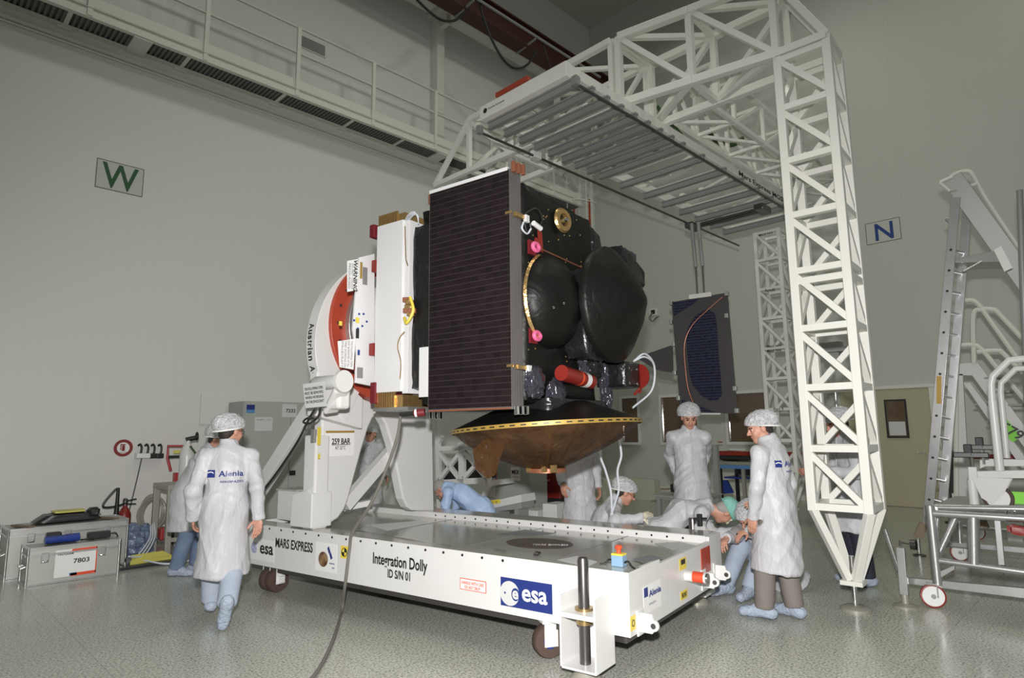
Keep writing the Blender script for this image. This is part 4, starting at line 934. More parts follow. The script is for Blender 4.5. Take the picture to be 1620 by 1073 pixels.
for px, py, m, wd, ht in ((565, 507, 'yellow', .035, .05), (565, 528, 'black', .03, .09), (538, 512, 'yellow', .03, .04), (571, 428, 'amber_strip', .02, .16), (577, 437, 'rail_grey', .05, .17), (569, 590, 'rail_grey', .06, .10), (567, 558, 'tool_blue', .02, .05)):
    plate(aX(px, py, -4.59), wd, ht, EYr, EZ, .01).build('label' if m in ('yellow', 'amber_strip') else 'fitting', M[m], sc)
foil_box((-4.06, 4.06, 1.95), (-3.66, 5.2, 3.50), 10, .02, 21).build('foil_flank', M['black_foil'], sc, smooth_angle=60)
for z0_, z1_, m in ((2.05, 2.38, 'radiator_white'),):
    a_, b_ = aY(663, 550, 4.03), aY(676, 628, 4.03); MB().bb((a_.x, 4.03, b_.z), (b_.x, 4.06, a_.z)).build('side_radiator', M[m], sc, bevel=.004)
c = aY(650, 485, 4.03)
for k in range(6): MB().box(c+V((rs.rand()*.12-.06, 0, rs.rand()*.22-.11)), (.07, .05, .045), rz=.5).build('valve', M['gold_foil'] if k % 2 else M['copper'], sc, bevel=.006)
MB().tube(spline([c+V((-.06, -.02, -.1)), c+V((.0, -.05, -.16)), c+V((.06, -.03, -.05)), c+V((.03, -.04, .08))], 6), .014, 8).build('valve_loop', M['yellow'], sc)
for k in range(4): MB().tube(spline([aY(640+k*2, 350, 4.05), aY(646+k*3, 340, 4.0), aY(655+k*2, 335+k*2, 4.0), aY(662, 345+k*3, 4.03)], 5), .005, 6).build('harness', M['cable_white'], sc)
mb = MB()
for k in range(46):
    px, py = 835+rs.rand()*90, 330+rs.rand()*280; q = fx(px, py, XF+.012)
    if q.z < 3.55: mb.lathe([(.0001, .006), (.007, .004), (.008, 0)], q, EX, 6)
mb.build('foil_buttons', M['gold_foil'], sc)
# two hung notices by the ring
qa = [aX(x, y, -4.5) for x, y in ((549, 413), (566, 410), (566, 459), (549, 462))]
tn = thing('warning_notice', 'WARNING notice hung on the upper part of the ring', 'notice', qa[3], DOL)
MB().prism(qa, (.003, 0, 0)).build('sheet', M['paper'], tn)
text('WARNING', (.30, .045), aX(562, 436, -4.495), (0, 0, -1), (0, 1, 0), M['black'], tn, bold=.02)
for k, s in enumerate(('DO NOT TOUCH', 'PRESSURISED')): text(s, (.24, .022), aX(557-k*4.5, 437, -4.495), (0, 0, -1), (0, 1, 0), M['print_grey'], tn)
qa = [aX(x, y, -4.5) for x, y in ((534, 540), (562, 536), (559, 585), (537, 581))]
tn = thing('plastic_notice', 'white printed notice hung on the lower part of the ring', 'notice', qa[3], DOL)
MB().prism(qa, (.003, 0, 0)).build('sheet', M['paper'], tn)
for k, s in enumerate(('THE FOLLOWING ITEMS', 'MUST BE REMOVED AT ALL', 'TIMES WORKING ON', 'SPACECRAFT')): text(s, (.24, .022), aX(556-k*5, 560, -4.495), (0, 0, -1), (0, 1, 0), M['print_grey'], tn)
# grey supply cable from the spacecraft to the floor
L = [aY(672, 652, 3.95), aY(655, 654, 3.9), aY(634, 656, 3.9), aY(629, 690, 3.86), aY(614, 735, 3.84), aY(588, 795, 3.80), aY(558, 842, 3.80), aY(553, 868, 3.82), aY(546, 925, 3.80), DOL.loc(ROOM.at(541, 966, 2, .015)), DOL.loc(ROOM.at(528, 1010, 2, .015)), DOL.loc(ROOM.at(505, 1058, 2, .015)), DOL.loc(ROOM.at(470, 1100, 2, .015))]
t = thing('supply_cable', 'grey cable with red plug dropping from the spacecraft to the floor', 'cable', (L[-3].x, L[-3].y, 0), DOL)
MB().tube(spline(L[2:], 8), .014, 8).build('cable', M['cable_grey'], t)
MB().cyl(L[1], L[0], .035, 16).build('plug', M['red_dark'], t); MB().cyl(L[2], L[1], .022, 12).build('plug_boot', M['cable_black'], t); MB().cyl(L[1]+(L[0]-L[1])*.1, L[1]+(L[0]-L[1])*.3, .0365, 16).build('plug_label', M['paper'], t)
# second array leaf hung from the platform
YP = 9.72
A = [aY(x, y, YP) for x, y in ((1062, 478), (1150, 463), (1166, 655), (1076, 651))]
t = thing('hanging_solar_panel', 'dark far solar panel with oval blue cell field hung by poles under the platform', 'solar panel', (A[3]+A[2])/2, DOL)
MB().prism(A, (0, .05, 0)).build('panel', M['carbon'], t, bevel=.003)
MB().prism([aY(x, y, YP-.004) for x, y in ((1064, 479), (1106, 472), (1098, 480), (1066, 500))], (0, .004, 0)).build('cell_field', M['cells_blue'], t)
ov = [(1122, 490), (1131, 496), (1134, 512), (1137, 560), (1141, 605), (1142, 625), (1134, 634), (1122, 634), (1108, 625), (1096, 610), (1090, 590), (1087, 555), (1085, 530), (1089, 517), (1100, 500), (1111, 492)]
MB().prism([aY(x, y, YP-.005) for x, y in ov], (0, .005, 0)).build('cell_field', M['cells_blue'], t)
MB().prism([aY(x, y, YP-.004) for x, y in ((1078, 632), (1100, 640), (1130, 652), (1078, 650))], (0, .004, 0)).build('cell_field', M['cells_blue'], t)
MB().tube(spline([aY(x, y, YP-.02) for x, y in ((1143, 470), (1120, 490), (1095, 515), (1083, 545), (1085, 590), (1090, 620), (1100, 645))], 6), .007, 6).build('harness', M['copper'], t)
for x, y in ((1062, 480), (1150, 465), (1150, 500), (1062, 510), (1163, 615), (1074, 630), (1166, 650), (1078, 650), (1066, 545), (1068, 590)):
    c = aY(x, y, YP); MB().box(c, (.05, .10, .07)).build('hinge', M['aluminium_dull'], t, bevel=.005)
YK = [aY(1006, 566, YP), aY(1063, 546, YP), aY(1064, 590, YP), aY(1040, 586, YP)]
MB().prism(YK, (0, .04, 0)).build('yoke', M['carbon'], t)
MB().tube([aY(1030, 587, YP), aY(1066, 594, YP)], .012, 8).build('yoke_edge', M['aluminium'], t)
MB().tube([aY(1080, 655, YP), aY(1140, 655, YP)], .014, 8).build('lower_bar', M['radiator_white'], t)
hb = aY(1108, 470, YP+.02); MB().bb((hb.x-.17, YP-.03, hb.z-.02), (hb.x+.19, YP+.08, hb.z+.05)).build('hanger_plate', M['walkway_paint'], t, bevel=.004)
t = thing('suspension_pole', 'slim grey suspension poles between the platform trolley and the far solar panel', 'pole', (hb.x, YP+.03, hb.z), DOL)
for dx in (-.05, .06):
    MB().tube([(hb.x+dx, YP+.03, hb.z+.05), (hb.x+dx, YP+.03, hb.z+.55)], .014, 8).build('lower_rod', M['steel_dark'], t); MB().tube([(hb.x+dx-.0, YP+.03, hb.z+.5), (hb.x+dx-.03, YP+.03, 4.9)], .03, 8).build('pole', M['rail_grey'], t)
# ================================================================ left wall equipment
X_, Y_, Z_ = V((1, 0, 0)), V((0, 1, 0)), V((0, 0, 1))
def metal_case(label, x0, x1, y0, y1, z1, latches):
    t = thing('transport_case', label, 'case', ((x0+x1)/2, (y0+y1)/2, 0))
    MB().bb((x0+.008, y0+.008, .012), (x1-.008, y1-.008, z1-.09)).build('case_body', M['case_panel'], t)
    MB().bb((x0+.006, y0+.006, z1-.085), (x1-.006, y1-.006, z1-.008)).build('lid', M['case_panel'], t)
    for z, nm in ((.012, 'bottom_trim'), (z1-.088, 'lid_trim'), (z1-.012, 'top_trim')):
        mb = MB()
        for a, b in (((x0, y0), (x1, y0)), ((x1, y0), (x1, y1)), ((x1, y1), (x0, y1)), ((x0, y1), (x0, y0))): mb.beam((*a, z), (*b, z), .02, .02)
        mb.build(nm, M['aluminium'], t)
    for x, y in ((x0, y0), (x1, y0), (x0, y1), (x1, y1)): MB().tube([(x, y, 0), (x, y, z1)], .014, 10).build('corner_tube', M['chrome'], t)
    for x in latches:
        o = MB().bb((x-.035, y0-.012, z1-.17), (x+.035, y0+.004, z1-.07)).build('latch', M['aluminium'], t, bevel=.006)
        MB().tube([(x-.02, y0-.016, z1-.14), (x-.02, y0-.03, z1-.16), (x+.02, y0-.03, z1-.16), (x+.02, y0-.016, z1-.14)], .005, 6).build('latch_ring', M['chrome'], o)
    for y in (y0+.12, y1-.12): MB().tube([(x0-.005, y-.05, z1*.5), (x0-.035, y-.05, z1*.48), (x0-.035, y+.05, z1*.48), (x0-.005, y+.05, z1*.5)], .009, 8).build('carry_handle', M['chrome'], t)
    return t
t = metal_case('smaller front aluminium transport case with a large 7803 label', 1.25, 2.10, 8.55, 8.95, .40, (1.40, 1.93))
c = V((1.685, 8.55, .20))
o = plate(c, .39, .29, X_, Z_, .003, .004).build('case_label', M['paper'], t, label='white and red 7803 label')
plate(c+V((.075, 0, .128)), .24, .03, X_, Z_, .002, .007).build('red_band', M['orange_red'], o); plate(c+V((.075, 0, -.13)), .24, .03, X_, Z_, .002, .007).build('red_band', M['orange_red'], o); plate(c+V((.19, 0, 0)), .01, .28, X_, Z_, .002, .007).build('red_band', M['orange_red'], o)
text('7803', (.15, .05), c+V((.05, 0, .012)), X_, Z_, M['black'], o, bold=.02, off=.008); text('PROGRAM', (.14, .024), c+V((-.10, 0, .098)), X_, Z_, M['black'], o, bold=.02, off=.008)
plate(c+V((-.02, 0, -.125)), .07, .03, X_, Z_, .002, .007).build('blue_logo', M['logo_cyan'], o)
t = metal_case('larger aluminium transport case behind, with a black bag on its lid', 1.14, 2.32, 9.15, 9.75, .55, (1.35, 1.70, 2.10))
t = thing('tool_bag', 'black bag with flat yellow top lying on the larger case', 'bag', (1.75, 9.42, .55))
foil_box((1.52, 9.3, .55), (1.98, 9.62, .66), 6, .012, 31, taper=lambda q: np.array((q[0]+(.12 if q[0] > 1.75 else -.16)*(.66-q[2])/.11, q[1], q[2]))).build('bag_body', M['black_plastic'], t, smooth_angle=50)
foil_box((1.58, 9.32, .66), (1.90, 9.58, .685), 5, .006, 32).build('bag_top', M['yellow_mat'], t)
foil_box((1.92, 9.28, .60), (2.04, 9.42, .70), 4, .012, 33).build('bag_pocket', M['black_plastic'], t)
for px, py, lb in ((36, 834, 'brown wooden slat at the left end of the larger case'), (171, 821, 'brown wooden slat at the right end of the larger case')):
    c = ROOM.at(px, py, 2, .555); o = MB().box((c.x, c.y+.02, .562), (.07, .34, .02), rz=.35).build('wooden_slat', M['brown_wood'], cat='slat', label=lb)
t = thing('power_tool', 'blue cordless torch tool lying on the front 7803 case', 'tool', (1.52, 8.7, .40))
MB().cyl((1.40, 8.66, .45), (1.66, 8.68, .45), .04, 18).build('tool_barrel', M['tool_blue'], t); MB().cyl((1.60, 8.675, .45), (1.72, 8.685, .45), .045, 18).build('tool_head', M['tool_blue'], t)
MB().bb((1.42, 8.70, .40), (1.56, 8.80, .52)).build('tool_grip', M['black_plastic'], t, bevel=.015); MB().bb((1.50, 8.74, .40), (1.72, 8.86, .47)).build('tool_pack', M['brown_wood'], t, bevel=.01)
MB().tube(spline([(1.72, 8.68, .42), (1.80, 8.62, .415), (1.86, 8.66, .41), (1.80, 8.72, .41), (1.74, 8.66, .41)], 5), .006, 6).build('tool_lead', M['cable_black'], t)
t = thing('power_adapter', 'small black power adapter block on the front case', 'adapter', (1.93, 8.75, .40))
MB().bb((1.82, 8.72, .40), (2.04, 8.82, .475)).build('adapter_block', M['black_plastic'], t, bevel=.006)
MB().tube(spline([(2.04, 8.77, .43), (2.10, 8.77, .44), (2.13, 8.76, .36), (2.16, 8.9, .12), (2.25, 8.95, .015), (2.4, 8.9, .012)], 6), .007, 6).build('adapter_lead', M['cable_black'], t)
# fire extinguisher
ex, ey = ROOM.at(194, 850, 1, 10.55).x, 10.55
t = thing('fire_extinguisher', 'red gas fire extinguisher with black horn standing by the left wall', 'fire extinguisher', (ex, ey, 0))
MB().lathe([(.001, 0), (.085, 0), (.085, .42), (.08, .47), (.05, .53), (.028, .56), (.028, .60)], (ex, ey, 0), n=26).build('cylinder', M['red_cover'], t)
MB().lathe([(.026, .58), (.035, .58), (.035, .66), (.02, .68), (.001, .68)], (ex, ey, 0), n=16).build('valve', M['steel_dark'], t)
MB().tube([(ex, ey, .64), (ex+.14, ey, .66)], .009, 6).build('carry_lever', M['black'], t); MB().tube([(ex, ey, .60), (ex+.14, ey, .59)], .009, 6).build('squeeze_lever', M['black'], t)
MB().tube(spline([(ex, ey-.03, .61), (ex-.14, ey-.06, .58), (ex-.28, ey-.06, .585), (ex-.27, ey-.06, .66), (ex-.17, ey-.07, .80), (ex-.13, ey-.07, .83)], 6), .014, 8).build('hose', M['black'], t)
MB().lathe([(.02, 0), (.024, -.20), (.05, -.62), (.045, -.62)], (ex-.12, ey-.07, .84), n=18).build('horn', M['black'], t)
plate((ex-.01, ey-.087, .37), .07, .05, X_, Z_, .002).build('label', M['amber_strip'], t); plate((ex, ey-.087, .24), .10, .12, X_, Z_, .002).build('label', M['red_dark'], t)
# fire sign
c = ROOM.at(195, 709, 1, YW); r = .128
t = thing('fire_sign', 'round red and white fire extinguisher sign on the left wall', 'sign', (c.x, YW, c.z-r))
disc(c, r, X_, Z_, .003).build('sign_disc', M['red_cover'], t); disc(c, r*.66, X_, Z_, .001, .003).build('sign_field', M['paper'], t)
mb = MB().prism([c+V((dx*r, -.0045, dz*r)) for dx, dz in ((-.15, -.35), (.17, -.35), (.17, .2), (.08, .32), (-.06, .32), (-.15, .2))], (0, -.001, 0)); mb.bb((c.x-.04, YW-.0055, c.z+.042), (c.x+.028, YW-.0045, c.z+.058)); mb.bb((c.x-.04, YW-.0055, c.z-.03), (c.x-.027, YW-.0045, c.z+.05))
mb.build('extinguisher_symbol', M['red_cover'], t)
text('ESTINTORE', (.13, .016), c+V((0, 0, -.068)), X_, Z_, M['red_cover'], t, off=.005)
# sockets
for i, (px, mcol, lb) in enumerate(((219, 'paper', 'white wall socket with plug, leftmost of the four beside the fire sign, black lead hanging to the floor'), (229.5, 'paper', 'white wall socket with plug, second from the fire sign'), (239.5, 'black_plastic', 'black wall socket with plug, third from the fire sign'), (250.5, 'black_plastic', 'black wall socket with plug, farthest from the fire sign'))):
    c = ROOM.at(px, 721, 1, YW); lb = lb if len(lb.split()) <= 16 else 'white wall socket nearest the fire sign, black lead hanging to the floor'
    t = thing('wall_socket', lb, 'socket', (c.x, YW, c.z-.05), group='wall sockets beside the fire sign')
    MB().bb((c.x-.055, YW-.05, c.z-.045), (c.x+.055, YW, c.z+.045)).build('socket_box', M['paper_grey'], t, bevel=.006)
    MB().bb((c.x-.05, YW-.11, c.z-.04), (c.x+.05, YW-.05, c.z+.035)).build('plug', M[mcol], t, bevel=.012)
    MB().tube(spline([(c.x+.01, YW-.08, c.z+.03), (c.x+.015, YW-.08, c.z+.12), (c.x+.0, YW-.06, c.z+.17), (c.x-.02, YW-.03, c.z+.15)], 5), .016, 8).build('plug_lead', M['black'], t)
    if i == 0: MB().tube(spline([(c.x+.02, YW-.10, c.z-.04), (c.x-.02, YW-.08, .9), (c.x-.10, YW-.08, .4), (c.x-.16, YW-.06, .02)], 6), .008, 6).build('hanging_lead', M['cable_black'], t)
# hose coil on a post
hx, hy = ROOM.at(240, 800, 1, 10.3).x, 10.3
t = thing('hose_coil', 'coil of grey hose hung on a thin post by the left wall', 'hose', (hx, hy, 0))
MB().tube([(hx+.07, hy+.02, 0), (hx+.07, hy+.02, .84)], .018, 8).build('post', M['jack_grey'], t); MB().tube([(hx+.07, hy+.02, .66), (hx+.05, hy-.12, .68)], .014, 8).build('hook', M['jack_grey'], t)
rs = np.random.RandomState(5)
for k in range(9):
    ra, rb, ox, oz = .13+rs.rand()*.06, .20+rs.rand()*.05, rs.rand()*.06-.03, rs.rand()*.04-.02
    MB().tube([V((hx+ox+ra*math.cos(a), hy-.05-.012*k, .47+oz+rb*math.sin(a))) for a in [2*math.pi*i/28 for i in range(28)]], .011, 6, closed=True).build('hose_turn', M['jack_grey'], t)
# bundle of blue plastic sheet
lump((2.55, 9.78, 0), .25, .27, .24, 1.1, 3).build('plastic_sheeting', M['plastic_blue'], cat='plastic sheet', label='crumpled heap of blue tinted plastic sheet on the floor by the case', base=(2.55, 9.78, 0))
# grey table frame
t = thing('steel_table', 'brown grey steel table partly hidden behind the walking person', 'table', (3.1, 9.4, 0))
for x, y in ((2.78, 9.12), (3.5, 9.12), (2.78, 9.7), (3.5, 9.7)): MB().bb((x-.035, y-.035, 0), (x+.035, y+.035, .86)).build('leg', M['jack_grey'], t, bevel=.004)
MB().bb((2.74, 9.08, .86), (3.54, 9.74, .93)).build('table_top', M['jack_grey'], t, bevel=.004); MB().bb((2.78, 9.11, .2), (3.5, 9.15, .25)).build('rail', M['jack_grey'], t)
# floor cable bridge, yellow and black
c0 = ROOM.at(228, 897, 2, 0)
t = thing('cable_mat', 'yellow and black cable tray with pale cables on the floor by the case', 'mat', (c0.x, c0.y, 0))
MB().prism([V((2.16, 8.72, .0)), V((2.75, 8.72, .0)), V((2.95, 9.0, .0)), V((2.35, 9.06, 0))], (0, 0, .03)).build('mat', M['black_plastic'], t)
MB().prism([V((2.34, 8.92, .035)), V((2.82, 8.96, .035)), V((2.72, 9.05, .10)), V((2.36, 9.03, .10))], (0, .02, .012)).build('tray', M['yellow_mat'], t)
MB().prism([V((2.30, 8.84, .031)), V((2.80, 8.86, .031)), V((2.78, 8.90, .06)), V((2.32, 8.90, .06))], (0, .02, .008)).build('tray', M['yellow_mat'], t)
for k in range(5):
    MB().tube(spline([(2.72-.02*k, 9.5, .42-.02*k), (2.68-.03*k, 9.3, .25), (2.5-.04*k, 9.05, .09), (2.3, 8.93-.01*k, .12)], 6) if k < 3 else spline([(2.45, 8.86, .06), (2.65, 8.74-.03*k, .02), (2.95, 8.72-.02*k, .02), (3.3, 8.8-.03*k, .012)], 6), .010, 6).build('cable', M['cable_white'], t)
# pallet truck handle
px0 = ROOM.at(278, 740, 1, 10.5)
t = thing('pallet_truck', 'red pallet truck with loop handle standing against the left wall', 'pallet truck', (px0.x, 10.5, 0))
a = [ROOM.at(x, y, 1, 10.5) for x, y in ((275, 772), (270, 745), (265, 725), (266, 706), (294, 706), (293, 725), (286, 745), (281, 772))]
MB().tube(a[1:7], .022, 8).build('loop_handle', M['pallet_red'], t); b = ROOM.at(278, 748, 1, 10.5)
MB().beam((b.x, 10.5, .05), (b.x, 10.5, b.z), .09, .05).build('tow_bar', M['pallet_red'], t); MB().bb((b.x-.12, 10.47, b.z+.22), (b.x+.14, 10.51, b.z+.26)).build('grip_bar', M['black'], t); plate(ROOM.at(282, 715, 1, 10.5), .14, .05, X_, Z_, .004).build('label', M['yellow_mat'], t)
MB().bb((b.x-.2, 10.35, .05), (b.x+.2, 10.6, .22)).build('chassis', M['pallet_red'], t, bevel=.02); MB().cyl((b.x-.1, 10.34, .09), (b.x+.1, 10.34, .09), .09, 18).build('wheel', M['black'], t)
# gas bottle
g = ROOM.at(296, 720, 1, 10.0)
t = thing('gas_bottle', 'white gas bottle with black valve wheel behind the walking person', 'gas bottle', (g.x, 10.0, 0))
MB().lathe([(.001, 0), (.10, 0), (.10, g.z-.05), (.095, g.z+.04), (.06, g.z+.13), (.035, g.z+.17), (.035, g.z+.22)], (g.x, 10.0, 0), n=24).build('bottle', M['white_paint'], t)
MB().cyl((g.x-.03, 10.0, g.z+.22), (g.x+.10, 9.98, g.z+.25), .035, 14).build('valve', M['black'], t); MB().tube([V((g.x+.11+.01*math.cos(a), 9.97+.055*math.cos(a), g.z+.27+.05*math.sin(a))) for a in [i*math.pi/8 for i in range(16)]], .016, 8, closed=True).build('valve_wheel', M['black'], t)
MB().tube([(g.x+.0, 9.9, g.z+.13), (g.x+.10, 9.85, g.z-.02)], .015, 6).build('strap', M['green_cloth'], t)
# grey cabinet
t = thing('storage_cabinet', 'tall grey double door cabinet against the left wall', 'cabinet', (5.0, 10.6, 0))
MB().bb((4.15, 10.3, .05), (5.75, YW-.03, 2.11)).build('carcass', M['cabinet_grey'], t, bevel=.004)
for x0, x1 in ((4.17, 4.945), (4.955, 5.73)): MB().bb((x0, 10.28, .1), (x1, 10.302, 2.08)).build('door', M['cabinet_grey'], t, bevel=.004)
MB().bb((4.96, 10.26, .88), (5.06, 10.285, .96)).build('lock', M['black'], t)
def wp(px, py, wd, ht, m, nm, y=10.28, off=0.): c = ROOM.at(px, py, 1, y); return plate(c, wd, ht, X_, Z_, .002, off).build(nm, M[m], t), c
o, c = wp(396.5, 647, .135, .135, 'logo_blue', 'logo_square'); plate(c+V((.0, 0, -.04)), .135, .05, X_, Z_, .001, .002).build('logo_wave', M['logo_cyan'], o)
o, c = wp(417, 671, .30, .225, 'paper_grey', 'door_notice'); text('ALENIA   7232', (.24, .022), c+V((0, 0, .07)), X_, Z_, M['print_grey'], o)
o, c = wp(458, 650, .26, .22, 'paper_grey', 'door_notice'); text('7232', (.17, .06), c+V((.02, 0, 0)), X_, Z_, M['black'], o, bold=.02)
MB().bb((3.7, YW-.03, 1.75), (4.1, YW, 2.25)).build('flash_reflection', M['wall_w'], cat='panel', label='slab standing in for the flash reflection on the wall behind the walking person head')  # slab added on the wall in place of the flash's bright reflection
# ================================================================ behind the dolly
t = thing('cross_braced_trolley', 'white cross braced steel trolley standing behind the tilt stand', 'trolley', (-4.6, 7.3, 0), DOL)
def f3(x, y, v=7.3): return aY(x, y, v)
for a, b, wd in (((692, 665), (696, 812), .07), ((731, 700), (732, 812), .10), ((772, 712), (773, 770), .075), ((693, 710), (772, 708), .07), ((694, 764), (773, 760), .085), ((695, 716), (729, 760), .055), ((695, 760), (729, 716), .055), ((734, 714), (771, 758), .055), ((734, 757), (771, 716), .055), ((774, 768), (753, 812), .06), ((694, 700), (700, 690), .05)):
    MB().beam(f3(*a), f3(*b), wd, .07, up=(0, 1, 0)).build('bar', W, t, bevel=.004)
for a in ((693, 790), (772, 765)): MB().beam(f3(*a), f3(*a)+V((0, .6, 0)), .07).build('bar', W, t)
for x in (694, 731, 755): p = f3(x, 805); MB().bb((p.x-.05, 7.25, 0), (p.x+.05, 7.35, p.z)).build('leg', W, t)
MB().prism([f3(x, y, 7.4) for x, y in ((705, 735), (727, 728), (727, 757), (699, 760))], (0, .3, 0)).build('dark_bundle', M['black_plastic'], t)
MB().prism([f3(x, y, 7.4) for x, y in ((742, 730), (765, 750), (766, 758), (738, 757))], (0, .3, 0)).build('dark_bundle', M['black_plastic'], t)
t = thing('storage_cabinet', 'grey cabinet with a MEX sheet behind the spacecraft dish', 'cabinet', (-4.2, 8.4, 0), DOL)
a, b = aY(768, 800, 8.3), aY(839, 800, 8.3); zt = aY(800, 722, 8.2).z
MB().bb((a.x, 8.3, .0), (b.x, 8.8, zt)).build('carcass', M['cabinet_grey'], t, bevel=.005)
o = plate(aY(815.5, 750, 8.3), .18, .21, EX, EZ, .002).build('sheet', M['paper'], t); text('MEX', (.14, .065), aY(815.5, 747, 8.29), EX, EZ, M['black'], o, bold=.02); text('Mars Express', (.12, .022), aY(816, 755, 8.29), EX, EZ, M['black'], o)
o = plate(aY(776, 762, 8.3), .20, .50, EX, EZ, .002).build('sheet', M['paper_grey'], t); plate(aY(776, 737.5, 8.3), .22, .018, EX, EZ, .004).build('red_edge', M['orange_red'], o); plate(aY(785.5, 752, 8.3), .012, .3, EX, EZ, .004).build('red_edge', M['orange_red'], o)
t = thing('tool_trolley', 'red and blue tool trolley on small black wheels under the dish', 'trolley', (-4.2, 9.0, 0), DOL)
a, b = aY(846, 790, 9.0), aY(886, 790, 9.0); z0, z1 = aY(865, 788, 9.0).z, aY(865, 748, 9.0).z
MB().bb((a.x, 9.0, z0), (b.x, 9.5, z1)).build('drawer_body', M['red_cover'], t, bevel=.01); MB().bb((a.x-.07, 9.02, z0-.05), (a.x, 9.5, z1+.05)).build('side_panel', M['tool_blue'], t)
MB().bb((a.x+.02, 9.02, .12), (b.x-.02, 9.48, z0)).build('plinth', M['black_plastic'], t)
for x in (a.x+.06, b.x-.06): MB().cyl((x-.025, 9.02, .06), (x+.025, 9.02, .06), .06, 16).build('wheel', M['black'], t)
text('integral', (.26, .05), aY(859, 760, 8.99), EX, EZ, M['paper_grey'], t); MB().bb((a.x+.1, 8.985, z0+.12), (a.x+.13, 9.0, z0+.3)).build('handle', M['black'], t)
t = thing('sloping_bench', 'low white topped bench with yellow printed tape behind the dolly', 'bench', (-4.2, 7.2, 0), DOL)
MB().prism([aY(x, y, 7.0) for x, y in ((763, 797), (823, 783), (825, 795), (762, 808))], (0, .35, 0)).build('bench_top', W, t, bevel=.004)
MB().prism([aY(x, y, 7.02) for x, y in ((763, 803), (825, 793), (825, 805), (763, 812))], (0, .3, 0)).build('bench_side', M['cabinet_grey_dark'], t)
for x in (768, 790, 820): p = aY(x, 806, 7.1); MB().bb((p.x-.03, 7.05, 0), (p.x+.03, 7.3, p.z+.02)).build('leg', M['cabinet_grey_dark'], t)
o = MB().prism([aY(x, y, 6.995) for x, y in ((769, 793), (791, 790), (792, 796), (770, 799))], (0, .004, 0)).build('yellow_tape', M['yellow'], t); text('MEX  FS', (.14, .026), aY(780.5, 794.5, 6.99), EX, EZ, M['black'], o)
for q, lb in ((((815, 806), (850, 803), (852, 820), (815, 820)), 'white plastic crate lid just behind the dolly ledge'), (((858, 797), (880, 795), (880, 808), (858, 808)), 'white printed carton on the floor beneath the dish')):
    p = [aY(x, y, 7.4) for x, y in q]; zz = min(v.z for v in p); c = sum(p, V((0, 0, 0)))/4
    MB().bb((p[0].x, 7.4, 0), (p[1].x, 7.75, p[0].z)).build('carton', W, cat='box', label=lb, frame=DOL, bevel=.01)
# white cables from the dish to the floor
for pts, lb in (((( 952, 703), (950, 722), (958, 745), (966, 775), (968, 805), (969, 830)), 'thin white cable falling from the dish beside the kneeling man'), (((978, 690), (983, 720), (977, 745), (979, 775), (972, 800), (965, 832)), 'twisted white cables falling from the dish past the kneeling man')):
    q = [aY(x, y, 5.95) for x, y in pts]; q.append(V((q[-1].x, 5.95, .01))); MB().tube(spline(q, 6), .012, 6).build('white_cable', M['cable_white'], cat='cable', label=lb, frame=DOL, base=(q[-1].x, 5.95, 0))
# pale green panels and boxes near the far corner
for a, b, z, xx, lb in (((940, 757), (985, 800), 0, 11.5, 'pale green panel standing behind the kneeling man'), ((993, 757), (1036, 795), 0, 12.3, 'pale green carton standing near the far windows')):
    p, q = ROOM.at(a[0], a[1], 0, xx), ROOM.at(b[0], b[1], 0, xx); MB().bb((xx, q.y, 0), (xx+.25, p.y, p.z)).build('carton', mat('pale_green', (.48, .50, .40), .6), cat='box', label=lb, bevel=.006)
# steel table with glass top and a black bag
t = thing('steel_table', 'dark steel table with pale top behind the bent over man', 'table', (9.4, 5.7, 0))
c = ROOM.at(1038, 785, 0, 9.1); zt = c.z
MB().bb((9.1, 5.1, zt-.04), (10.0, c.y, zt)).build('table_top', M['cabinet_grey_dark'], t); MB().bb((9.08, 5.08, zt), (10.02, c.y+.1, zt+.012)).build('glass_top', M['cabinet_grey'], t)
for x, y in ((9.13, 5.15), (9.13, c.y-.04), (9.95, 5.15), (9.95, c.y-.04)): MB().bb((x-.03, y-.03, 0), (x+.03, y+.03, zt-.04)).build('leg', M['cabinet_grey_dark'], t)
t = thing('shoulder_bag', 'black padded bag lying on the steel table', 'bag', (9.5, 5.5, zt+.012))
foil_box((9.3, 5.2, zt+.035), (9.75, 5.68, zt+.20), 6, .02, 41).build('bag_body', M['black_plastic'], t, smooth_angle=50); MB().tube(spline([(9.4, 5.68, zt+.1), (9.38, 5.80, zt+.09), (9.36, 5.86, zt+.09)], 4), .018, 6).build('strap', M['brown_wood'], t)
MB().bb((10.35, 5.32, 0), (10.43, 5.42, 1.30)).build('steel_post', M['cabinet_grey_dark'], cat='post', label='grey steel post just left of the standing man')
# desk against the far wall with a case, blue frame and barrier belt
t = thing('work_desk', 'grey steel desk with blue braced frame under the far windows', 'desk', (12.2, 5.9, 0))
dx = 11.6; l, r = ROOM.at(1125, 730, 0, dx), ROOM.at(1208, 728, 0, dx)
MB().bb((dx, r.y, l.z-.06), (dx+.8, l.y, l.z)).build('desk_top', M['jack_grey'], t, bevel=.008)
for y in (l.y-.15, r.y+.08, (l.y+r.y)/2-.1):
    for x in (dx+.05, dx+.75): MB().bb((x-.03, y-.03, 0), (x+.03, y+.03, l.z-.06)).build('leg', M['jack_grey'] if y < l.y-.2 else M['black'], t)
q = ROOM.at(1160, 755, 0, dx+.1); MB().bb((dx+.1, r.y, q.z-.03), (dx+.7, l.y-.2, q.z)).build('shelf', M['tool_blue'], t); MB().bb((dx, r.y, l.z-.13), (dx+.03, l.y-.1, l.z-.06)).build('apron', M['logo_cyan'], t)
MB().prism([ROOM.at(x, y, 0, dx+.4) for x, y in ((1143, 760), (1150, 760), (1160, 780), (1143, 782))], (.05, 0, 0)).build('gusset', M['tool_blue'], t)
